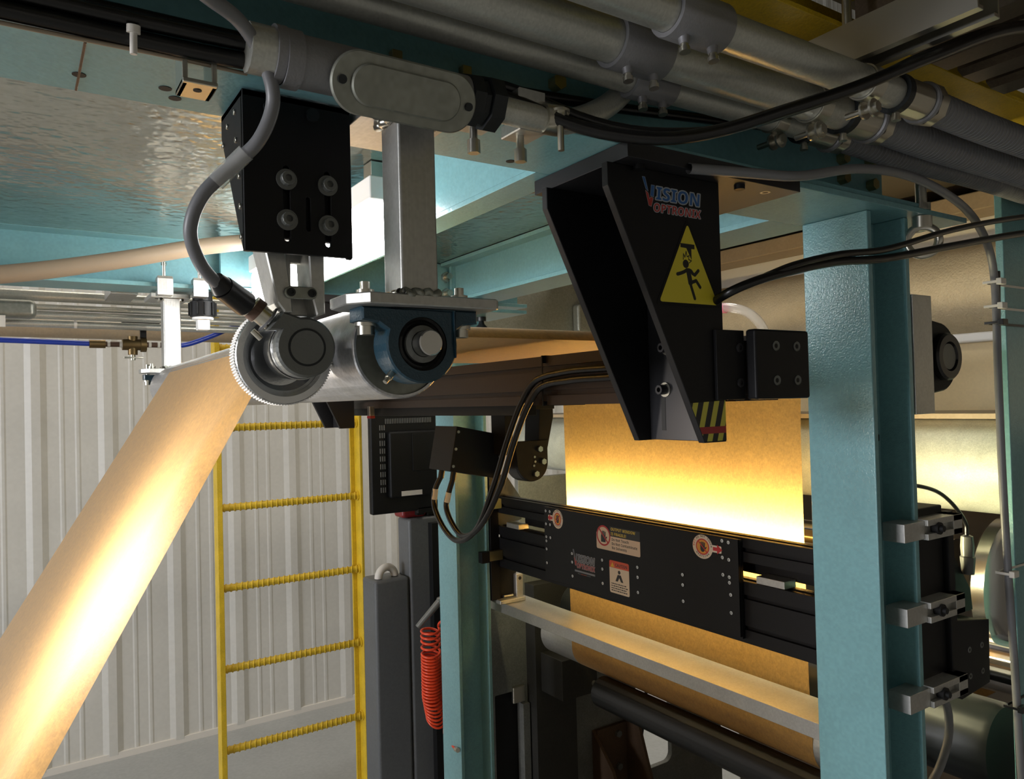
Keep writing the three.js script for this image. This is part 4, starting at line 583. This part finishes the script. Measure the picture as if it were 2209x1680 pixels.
// ---------- light bar mount at the near column ----------
{ const t = thing('rail_mount', 'black stepped mounting plate with four screws held by silver clamps', 'bracket', [1.17, 1.13, -.62]);
  obj('back_bar', bx(1.088, 1.165, 1.165, 1.43, -.665, -.602, .002), M.blackAno, t);
  obj('side_plate', exZ([[1.165, 1.42], [1.18, 1.42], [1.183, 1.255], [1.279, 1.24], [1.275, 1.142], [1.19, 1.135], [1.165, 1.15]].reverse(), -.606, -.594, null, .001), M.blackAno, t);
  obj('gusset', exZ([[1.20, 1.40], [1.24, 1.36], [1.285, 1.327], [1.33, 1.27], [1.335, 1.235], [1.20, 1.235]].reverse(), -.655, -.645), M.blackAno, t);
  obj('top_ledge', bx(1.19, 1.275, 1.235, 1.2385, -.66, -.607), M.blackEdge, t);
  for (const [x, y] of [[1.215, 1.205], [1.253, 1.205], [1.215, 1.165], [1.253, 1.165]]) obj('screw', lathe([[.002, 0], [.0045, .0002], [.005, -.0012]], [x, y, -.5935], 'z', 16), M.castGrey, t);
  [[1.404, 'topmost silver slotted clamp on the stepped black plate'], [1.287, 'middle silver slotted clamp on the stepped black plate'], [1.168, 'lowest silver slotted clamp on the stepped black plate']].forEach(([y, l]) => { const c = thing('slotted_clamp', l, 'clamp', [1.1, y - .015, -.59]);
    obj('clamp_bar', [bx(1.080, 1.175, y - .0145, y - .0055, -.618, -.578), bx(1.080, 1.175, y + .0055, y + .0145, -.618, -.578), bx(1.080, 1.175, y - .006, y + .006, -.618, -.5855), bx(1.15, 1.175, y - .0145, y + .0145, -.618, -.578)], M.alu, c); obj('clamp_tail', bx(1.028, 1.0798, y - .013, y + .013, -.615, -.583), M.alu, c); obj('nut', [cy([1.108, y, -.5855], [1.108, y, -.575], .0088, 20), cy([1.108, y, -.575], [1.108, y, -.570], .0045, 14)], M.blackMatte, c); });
  const k = thing('signal_connector', 'grey round plug with a thin black lead above the stepped plate', 'connector', [1.25, 1.32, -.66]);
  obj('plug', lathe([[0, 0], [.009, 0], [.011, .02], [.0115, .028], [.0095, .03], [.0105, .045], [.009, .062], [.005, .064], [0, .064]], [1.314, 1.298, -.64], 'y', 24), M.castGrey, k);
  obj('lead', tube([[1.314, 1.36, -.64], [1.312, 1.38, -.64], [1.285, 1.41, -.642], [1.238, 1.438, -.643], [1.177, 1.454, -.645], [1.12, 1.46, -.65]], .0032, 40, 10), M.cableBlack, k);
  cable('grey cable leaving the bottom of the stepped black plate', [[1.19, 1.14, -.63], [1.204, 1.111, -.625], [1.2, 1.071, -.622], [1.171, 1.035, -.62], [1.131, 1.005, -.62], [1.09, .93, -.63], [1.08, .6, -.64]], .006, M.cableGrey, 'control_cable');
}
{ // far end mount by the far column
  const t = thing('rail_mount', 'black upright plate with yellow clip at the far column', 'bracket', [1.12, 1.05, -1.8]);
  obj('upright', bx(1.0855, 1.113, 1.06, 1.40, -1.83, -1.775), M.blackAno, t); obj('gusset', exZ([[1.113, 1.40], [1.15, 1.40], [1.20, 1.33], [1.20, 1.27], [1.113, 1.25]].reverse(), -1.80, -1.79), M.steelBlack, t); obj('lower_block', bx(1.113, 1.17, 1.055, 1.149, -1.83, -1.78), M.blackPlastic, t);
  obj('yellow_clip', bx(1.07, 1.115, 1.312, 1.338, -1.774, -1.76), M.yellowClip, t, { label: 'pale yellow clip' }); obj('brass_clip', bx(1.07, 1.115, 1.172, 1.198, -1.774, -1.76), M.zincYellow, t, { label: 'brass coloured clip' }); obj('clip_base', bx(1.045, 1.07, 1.17, 1.2, -1.774, -1.755), M.blackAno, t);
}
// ---------- silver tray and machine frame behind ----------
{ const t = thing('drip_tray', 'long stained aluminium angle tray in front of the lower paper roller', 'tray', [1.17, 1.02, -1.3]);
  obj('top', bx(1.12, 1.214, 1.046, 1.05, -1.86, -.72, .0008), M.alu, t); obj('front_lip', bx(1.118, 1.122, 1.022, 1.05, -1.86, -.72, .0008), M.alu, t);
  const b = thing('tray_bracket', 'small cast bracket standing on the tray at the far column', 'bracket', [1.15, 1.05, -1.78]); obj('upright', bx(1.16, 1.184, 1.05, 1.125, -1.79, -1.765, .004), M.alu, b); obj('foot', bx(1.10, 1.184, 1.05, 1.062, -1.80, -1.755, .003), M.alu, b); obj('bolt', cy([1.12, 1.068, -1.77], [1.15, 1.068, -1.77], .004, 12), M.zinc, b); obj('bolt_hole', cy([1.172, 1.112, -1.7655], [1.172, 1.112, -1.7645], .005, 14), M.slot, b); }
{ // far side frame of the unwinder
  const Z = -2.0, t = thing('side_frame', 'grey steel machine side frame with cut-outs behind the tray', 'machine frame', [1.7, 0, Z]);
  const RR = (x0, x1, y0, y1, r) => { const p = new THREE.Path(); p.moveTo(x0 + r, y0); p.lineTo(x1 - r, y0); p.absarc(x1 - r, y0 + r, r, -Math.PI / 2, 0); p.lineTo(x1, y1 - r); p.absarc(x1 - r, y1 - r, r, 0, Math.PI / 2); p.lineTo(x0 + r, y1); p.absarc(x0 + r, y1 - r, r, Math.PI / 2, Math.PI); p.lineTo(x0, y0 + r); p.absarc(x0 + r, y0 + r, r, Math.PI, Math.PI * 1.5); return p; };
  obj('plate', exZ([[1.10, 0], [2.225, 0], [2.225, .42], [2.285, .42], [2.285, 1.36], [1.33, 1.36], [1.33, 1.1], [1.10, 1.1]], Z - .02, Z, [RR(1.225, 1.318, .1, .70, .004), RR(1.80, 1.965, .30, .62, .03)], .001), M.frame, t);
  obj('opening_shade', bx(1.20, 1.345, .05, .75, Z - .045, Z - .022), M.slot, t);  // black sheet added to give the shade inside the cut-out
  obj('dark_upright', bx(1.345, 1.50, 0, 1.03, Z, Z + .05), M.frameDark, t); obj('edge_bar', bx(1.315, 1.34, 0, .66, Z, Z + .02), M.frame, t);
  obj('bolt_lug', bx(1.285, 1.33, .665, .715, Z, Z + .012, .003), M.zinc, t);
  obj('black_block', bx(1.365, 1.50, .70, .82, Z + .05, Z + .16, .002), M.frameDark, t); for (const y of [.73, .79]) obj('block_bolt', cy([1.485, y, Z + .16], [1.485, y, Z + .165], .008, 12), M.castGrey, t);
  for (let i = 0; i < 14; i++) { const x = 1.52 + rnd() * .65, y = .3 + rnd() * .5; obj('bolt', cy([x, y, Z], [x, y, Z + .008], .009, 8), M.frameDark, t); }
  const g = thing('gusset_bracket', 'rusty brown triangular gusset pair on the machine side frame', 'bracket', [1.7, .2, -1.93]);
  obj('gusset', sideX([[-1.999, .2], [-1.82, .2], [-1.90, .40], [-1.999, .50]].reverse(), 1.60, 1.612), M.rust, g); obj('gusset', sideX([[-1.999, .2], [-1.82, .2], [-1.93, .52], [-1.999, .56]].reverse(), 1.74, 1.752), M.rust, g); obj('back', bx(1.612, 1.74, .2, .50, -1.999, -1.985), M.rust, g); for (const y of [.36, .47]) obj('bolt', hexHead([1.70, y, -1.985], 'z', .012, .01), M.castGrey, g);
  cable('thin black cable hanging inside the cut-out of the side frame', [[1.90, .66, -2.05], [1.90, .5, -2.06], [1.86, .36, -2.05], [1.84, .25, -2.04]], .006, M.cableBlack, 'hanging_cable');
}
// dryer hood and ducts behind the paper
{ const t = thing('galvanised_duct', 'round galvanised duct lit by the line light behind the paper', 'duct', [1.6, 1.36, -1.2]);
  obj('pipe', lathe([[0, -.85], [.093, -.85], [.093, .85], [0, .85]], [1.60, 1.453, -1.46], 'z', 56), M.duct, t); obj('port', cy([1.512, 1.472, -2.14], [1.504, 1.473, -2.14], .034, 32), M.cream, t, { label: 'round capped port' });
  obj('ledge', bx(1.53, 1.78, 1.5465, 1.557, -2.3, -.61), M.pipeTan, t); }
{ const t = thing('dryer_hood', 'cream and tan dryer hood with a textured duct and white trim strips', 'hood', [2.1, 0, -1.2]);
  obj('lower_panel', bx(1.98, 2.0, 1.50, 1.72, -2.15, -.05), M.cream, t); obj('trim_strip', bx(1.95, 2.0, 1.718, 1.742, -2.15, -.05, .008), M.white, t);
  obj('insulated_duct', lathe([[0, -1.07], [.125, -1.07], [.125, 1.07], [0, 1.07]], [2.03, 1.845, -1.07], 'z', 56), M.tan, t, { label: 'textured tan insulated duct' });
  obj('fascia', bx(2.02, 2.05, 1.955, 2.03, -2.15, .05), M.white, t); obj('top_edge', bx(1.92, 2.3, 2.03, 2.075, -2.15, .05, .004), M.pipeTan, t);
  obj('soffit', bx(1.7, 2.5, 2.11, 2.14, -2.15, .05), M.soffit, t); obj('back_panel', bx(2.3, 2.33, 0, 2.3, -1.98, .6), M.soffit, t); }
{ const t = thing('clear_hose', 'clear plastic hose with a pink tag curving over the tan duct', 'hose', [1.6, 1.75, -1.22]); obj('hose', tube([[1.5, 1.79, -1.42], [1.5, 1.825, -1.33], [1.5, 1.822, -1.27], [1.5, 1.80, -1.215], [1.5, 1.762, -1.18], [1.5, 1.68, -1.16], [1.5, 1.5, -1.15]], .012, 50, 16), M.clearVinyl, t); obj('tag', cy([1.5, 1.8255, -1.305], [1.5, 1.824, -1.29], .0128, 16), std({ color: '#e58aa8', roughness: .5 }), t, { label: 'pink tag' }); }
{ const t = thing('stainless_hood', 'grey stainless extraction box behind the edge beam', 'hood', [1.7, 1.83, -2.2]); obj('box', exZ([[1.33, 1.84], [2.1, 1.84], [2.1, 2.08], [1.50, 2.08], [1.33, 2.0]], -2.5, -2.2, null, .01), M.plateGrey, t); obj('rim', bx(1.33, 2.1, 2.08, 2.087, -2.5, -2.19), M.zinc, t); obj('inner_box', bx(1.72, 1.95, 1.85, 1.955, -2.2, -2.16, .02), M.plateGrey, t); }
{ const t = thing('vent_hose', 'ribbed grey vent hose above the stainless box', 'hose', [1.85, 2.1, -2.2]); const pts = [[1.6, 2.12, -2.3], [1.75, 2.13, -2.28], [1.95, 2.16, -2.25], [2.2, 2.22, -2.2]]; obj('jacket', tube(pts, .03, 40, 20), M.cableGrey, t); const cu = new THREE.CatmullRomCurve3(pts.map(vec)), rg = []; for (let j = 0; j < 50; j++) { const p = cu.getPointAt(j / 49), tg = cu.getTangentAt(j / 49); rg.push(new THREE.TorusGeometry(.0305, .003, 5, 20).applyQuaternion(new THREE.Quaternion().setFromUnitVectors(new THREE.Vector3(0, 0, 1), tg)).translate(p.x, p.y, p.z)); } obj('ribs', rg, M.cableGrey, t, { kind: 'stuff' }); }
{ const t = thing('levelling_bracket', 'blue-teal foot plate with levelling bolt below the edge beam', 'bracket', [1.0, 1.8, -1.66]); obj('plate', bx(.93, 1.05, 1.816, 1.824, -1.70, -1.52), M.tealBeam, t); obj('gusset', sideX([[-1.68, 1.824], [-1.56, 1.824], [-1.68, 1.861]].reverse(), .985, .995), M.tealBeam, t); obj('bolt', [hexHead([.98, 1.806, -1.62], 'y', .012, .010), lathe([[0, -.03], [.022, -.03], [.02, -.02], [.008, -.008], [.006, 0]], [.98, 1.806, -1.62], 'y', 20)], M.steelBlack, t); }
// lower machine rollers beyond the near column
one('chrome_roller', lathe([[0, -.6], [.055, -.6], [.055, .6], [0, .6]], [1.60, 1.07, -1.25], 'z', 56), M.chrome, 'splashed chrome roller low behind the near column', 'roller');
one('dark_roller', lathe([[0, -.6], [.07, -.6], [.075, -.59], [.075, .59], [.07, .6], [0, .6]], [1.44, .975, -1.25], 'z', 56), M.steelBlack, 'dark glossy roller under the chrome roller', 'roller');
{ const t = thing('roll_chuck', 'large polished steel disc standing beside the chrome roller', 'disc', [1.62, 1.0, -.75]); obj('disc', lathe([[0, -.02], [.13, -.02], [.14, -.012], [.14, .012], [.13, .02], [.05, .03], [0, .03]], [1.70, 1.20, -.745], 'z', 64), M.turned, t); }
one('bright_roller', lathe([[0, -.55], [.04, -.55], [.04, .55], [0, .55]], [1.60, 1.26, -1.35], 'z', 48), M.chrome, 'polished roller just below the galvanised duct', 'roller');
one('brass_guide', bx(1.5, 1.7, 1.17, 1.185, -1.6, -.8), M.zincYellow, 'brass coloured guide bar under the polished roller', 'bar');

// ---------- left background ----------
{ const Z = -3.03, L = .655, Rr = 1.205, t = thing('fixed_ladder', 'yellow fixed ladder with ribbed rungs in front of the ribbed wall', 'ladder', [.93, 0, Z]);
  obj('side_rail', bx(L - .02, L, 0, 2.6, Z - .03, Z + .03, .002), M.yellow, t); obj('side_rail', merge(bx(Rr, Rr + .012, 0, 2.6, Z - .04, Z + .03, .002), bx(Rr - .018, Rr, 0, 2.6, Z - .04, Z - .03, .002)), M.yellow, t);
  for (let i = 0; i < 8; i++) { const y = .311 + i * .3055; const m = obj('rung', cy([L, y, Z], [Rr, y, Z], .0135, 16), M.yellow, t); const rg = []; for (let j = 0; j < 27; j++) { const x = L + .012 + j * (Rr - L - .024) / 26; rg.push(new THREE.TorusGeometry(.0138, .0032, 6, 16).rotateY(Math.PI / 2 - .45).translate(x, y, Z)); } obj('ridges', rg, M.yellow, m, { kind: 'stuff' }); obj('weld', cy([Rr - .006, y, Z], [Rr, y, Z], .021, 16), M.yellow, m); }
  for (const x of [L, Rr]) obj('wall_bracket', bx(x - .012, x, 2.3, 2.34, -3.96, Z), M.yellow, t); }
{ const t = thing('monitor', 'black flat screen seen from behind with vent slots', 'monitor', [1.17, 1.22, -2.45]); const Z = -2.45;
  obj('back_shell', bx(1.026, 1.36, 1.225, 1.585, Z - .03, Z, .006), M.blackPlastic, t); obj('bulge', bx(1.085, 1.36, 1.28, 1.51, Z, Z + .025, .012), M.blackPlastic, t); obj('label', bx(1.125, 1.205, 1.285, 1.302, Z + .0252, Z + .026), M.nylon, t); obj('recess_panel', bx(1.17, 1.34, 1.37, 1.50, Z + .025, Z + .028, .003), M.blackPlastic, t);
  for (let i = 0; i < 28; i++) obj('vent_slot', bx(1.08 + i * .0065, 1.083 + i * .0065, 1.538, 1.556, Z + .0002, Z + .0022), M.castGrey, t);
  for (let r = 0; r < 9; r++) for (let i = 0; i < 3; i++) obj('vent_slot', bx(1.058 + i * .008, 1.062 + i * .008, 1.30 + r * .027, 1.318 + r * .027, Z + .0002, Z + .0022), M.castGrey, t);
  obj('stand_arm', bx(1.2, 1.26, 1.215, 1.235, Z - .02, Z), M.blackPlastic, t); obj('mount_pole', bx(1.22, 1.25, 1.2, 2.0, Z - .09, Z - .05), M.blackPlastic, t); }
{ const t = thing('pallet_truck', 'grey electric truck body with red emergency handle behind the far column', 'truck', [1.2, 0, -2.65]);
  obj('mast_cover', bx(1.185, 1.40, 0, 1.19, -2.6, -2.5, .012), M.truck, t); obj('battery_box', bx(1.05, 1.184, 0, .985, -2.62, -2.5, .012), M.truck, t); obj('dark_strip', bx(1.262, 1.40, 0, 1.17, -2.499, -2.47), M.blackPlastic, t);
  obj('red_handle', bx(1.17, 1.27, 1.19, 1.235, -2.6, -2.52, .018), M.red, t, { label: 'dark red rounded handle' }); obj('top_pad', bx(1.27, 1.40, 1.19, 1.215, -2.62, -2.52, .01), M.blackPlastic, t); const q = new THREE.TorusGeometry(.035, .014, 10, 20, Math.PI); obj('grab_handle', q.rotateY(.2).translate(1.112, .987, -2.54), M.nylon, t, { label: 'cream curved grab handle' }); }
{ // coiled air hose on the far column
  const t = thing('coiled_air_hose', 'orange coiled air hose hanging from a blow gun at the far column', 'hose', [.985, .66, -1.93]); const X = .982, Z = -1.945, pts = [[1.02, 1.00, -1.90], [1.0, .985, -1.92]];
  for (let i = 0; i <= 26 * 14; i++) { const a = i / 14 * Math.PI * 2, k = i / (26 * 14), y = .965 - .06 * Math.min(1, k * 6) - .20 * Math.max(0, k - .12) / .88 + .0; const b = Math.max(0, k - .7) / .3; pts.push([X + .026 * Math.cos(a) + .012 * b, y - .012 * Math.sin(a) * (.4 + b * 1.4), Z + .026 * Math.sin(a)]); }
  pts.push([1.0, .675, -1.91], [.99, .672, -1.86], [.975, .68, -1.80]); obj('coil', tube(pts, .0036, 900, 7), M.orange, t);
  obj('fitting', cy([.975, .68, -1.80], [.972, .684, -1.782], .006, 12), M.zinc, t); obj('blow_gun', [cy([1.005, 1.045, -1.925], [.945, .975, -1.95], .010, 14, .008), cy([1.0, 1.04, -1.925], [1.03, 1.05, -1.92], .014, 12), cy([1.018, 1.0, -1.91], [1.02, 1.02, -1.91], .007, 10)], M.castGrey, t, { label: 'worn grey lever' }); }
// pipes along the ribbed wall side
[['topmost galvanised pipe below the far beam', 1.872, -2.02, .013], ['bright slim pipe second below the far beam', 1.846, -2.02, .007], ['galvanised pipe third below the far beam', 1.8285, -2.02, .0095], ['grey pipe lowest above the tan drain pipe', 1.8095, -2.03, .0085]].forEach(([l, y, z, r], i) => { const t = thing('utility_pipe', l, 'pipe', [.1, y - r, z]); obj('pipe', cy([-1.5, y + .004, z], [i === 1 ? 1.1 : .95, y - .004, z], r, 20), M.galv, t); if (i === 3) for (const x of [.12, .31, .5]) obj('tie', cy([x, y - .003 * x, z], [x + .006, y - .003 * x, z], r + .0012, 16), M.nylon, t); });
one('pull_box', bx(-.30, .045, 1.812, 1.852, -1.995, -1.945, .02), M.plateGrey, 'rounded grey steel fitting in front of the galvanised pipes', 'fitting');
one('pull_box_label', bx(-.06, -.012, 1.79, 1.815, -1.945, -1.94), M.nylon, 'small white tag under the rounded grey fitting', 'tag');
one('drain_pipe', cy([-1.5, 1.864, -2.6], [1.6, 1.842, -2.6], .027, 28), M.pipeTan, 'fat tan drain pipe along the ribbed wall', 'pipe');
one('pvc_hose', tube([[-1.2, 1.74, -1.6], [-.4, 1.80, -1.6], [-.02, 1.848, -1.6], [.165, 1.888, -1.6], [.305, 1.925, -1.6], [.40, 1.945, -1.6], [.43, 1.955, -1.62]], .0165, 60, 20), M.pvc, 'thick beige hose sloping up to the white lamp', 'hose');
{ const t = thing('ball_valve', 'bronze ball valve on a black bracket between the blue air hoses', 'valve', [.28, 1.75, -2.05]); const z = -2.05, y = 1.766;
  obj('hose_barb', cy([.152, y, z], [.172, y, z], .010, 16), M.bronze, t); obj('hex_nut', cy([.172, y, z], [.186, y, z], .011, 6), M.bronze, t); obj('nipple', cy([.186, y, z], [.222, y, z], .0065, 14), M.oxide, t); obj('body', [cy([.222, y, z], [.262, y, z], .014, 20), cy([.245, y - .025, z], [.245, y + .02, z], .011, 16), cy([.262, y, z], [.275, y, z], .018, 8)], M.bronze, t); obj('nipple', cy([.275, y, z], [.31, y, z], .0065, 14), M.oxide, t);
  for (const x of [.19, .216, .28, .30]) obj('thread_tape', cy([x, y, z], [x + .006, y, z], .0075, 14), M.nylon, t); obj('handle', [bx(.225, .268, y - .034, y - .03, z - .004, z + .006), cy([.245, y - .038, z], [.245, y - .025, z], .006, 12)], M.zinc, t); obj('bracket', [bx(.262, .276, y + .01, 1.825, z - .008, z), bx(.222, .305, 1.818, 1.823, z - .012, z + .01)], M.blackPlastic, t); }
cable('bright blue air hose running straight to the bronze valve', [[-1, 1.79, -2.05], [-.3, 1.775, -2.05], [0, 1.7705, -2.05], [.155, 1.7665, -2.05]], .0062, M.blue, 'air_hose');
cable('blue air hose rising from behind the far roller hanger', [[.30, 1.766, -2.05], [.36, 1.767, -2.05], [.42, 1.788, -2.05], [.49, 1.82, -2.05], [.6, 1.86, -2.05], [.75, 1.88, -2.05]], .0062, M.blue, 'air_hose');
{ const t = thing('drain_gland', 'black ribbed gland with a white cap hanging under the far beam', 'fitting', [.35, 1.77, -1.77]); const c = [.352, 0, -1.77];
  obj('collar', lathe([[0, 1.862], [.02, 1.862], [.021, 1.842], [.026, 1.84], [.0265, 1.808], [.022, 1.806], [0, 1.806]], c, 'y', 28), M.blackPlastic, t); for (let i = 0; i < 10; i++) { const a = i * .628; obj('rib', bx(-.002, .002, 1.81, 1.838, .025, .0295).rotateY(a).translate(c[0], 0, c[2]), M.blackPlastic, t); }
  obj('flange_ring', cy([c[0], 1.801, c[2]], [c[0], 1.806, c[2]], .022, 28), M.white, t); obj('cap', bx(c[0] - .0125, c[0] + .0125, 1.778, 1.801, c[2] - .0125, c[2] + .0125, .002), M.white, t); }
one('box_clip', bx(.18, .235, 1.862, 1.92, -1.99, -1.86), M.alu, 'galvanised box clip beside the far beam clamp', 'clip');
// work light that washes the paper from outside the view
{ const u = new THREE.Vector3(.515, .857, 0), n = new THREE.Vector3(-.857, .515, 0), P = new THREE.Vector3(.098, 1.387, -1.03).addScaledVector(n, .2), t = thing('work_lamp', 'LED tube work lamp on a stand aimed at the sloping paper', 'lamp', [P.x - .08, 0, P.z]);
  const mat = new THREE.Matrix4().makeBasis(new THREE.Vector3(0, 0, -1), u, n.clone().negate()).setPosition(P), R = g => g.applyMatrix4(mat); // x across, y along the paper, z towards it
  obj('housing', R(bx(-.035, .035, -.11, .095, -.05, 0, .006)), M.blackPlastic, t); obj('lens', R(bx(-.025, .025, -.10, .09, 0, .004)), M.glow, t);
  obj('stand', cy([P.x - .06, 0, P.z], [P.x - .06, 1.4, P.z], .012, 12), M.blackPlastic, t); obj('foot', cy([P.x - .06, 0, P.z], [P.x - .06, .02, P.z], .16, 24), M.blackPlastic, t);
  const q = P.clone().addScaledVector(n, -.007), l = areaLight('#fff4e4', LIGHT.flood, .045, .18, [q.x, q.y, q.z], [q.x - n.x, q.y - n.y, q.z]); l.up.copy(u); l.lookAt(q.x - n.x, q.y - n.y, q.z); }
renderer.render(scene, camera);
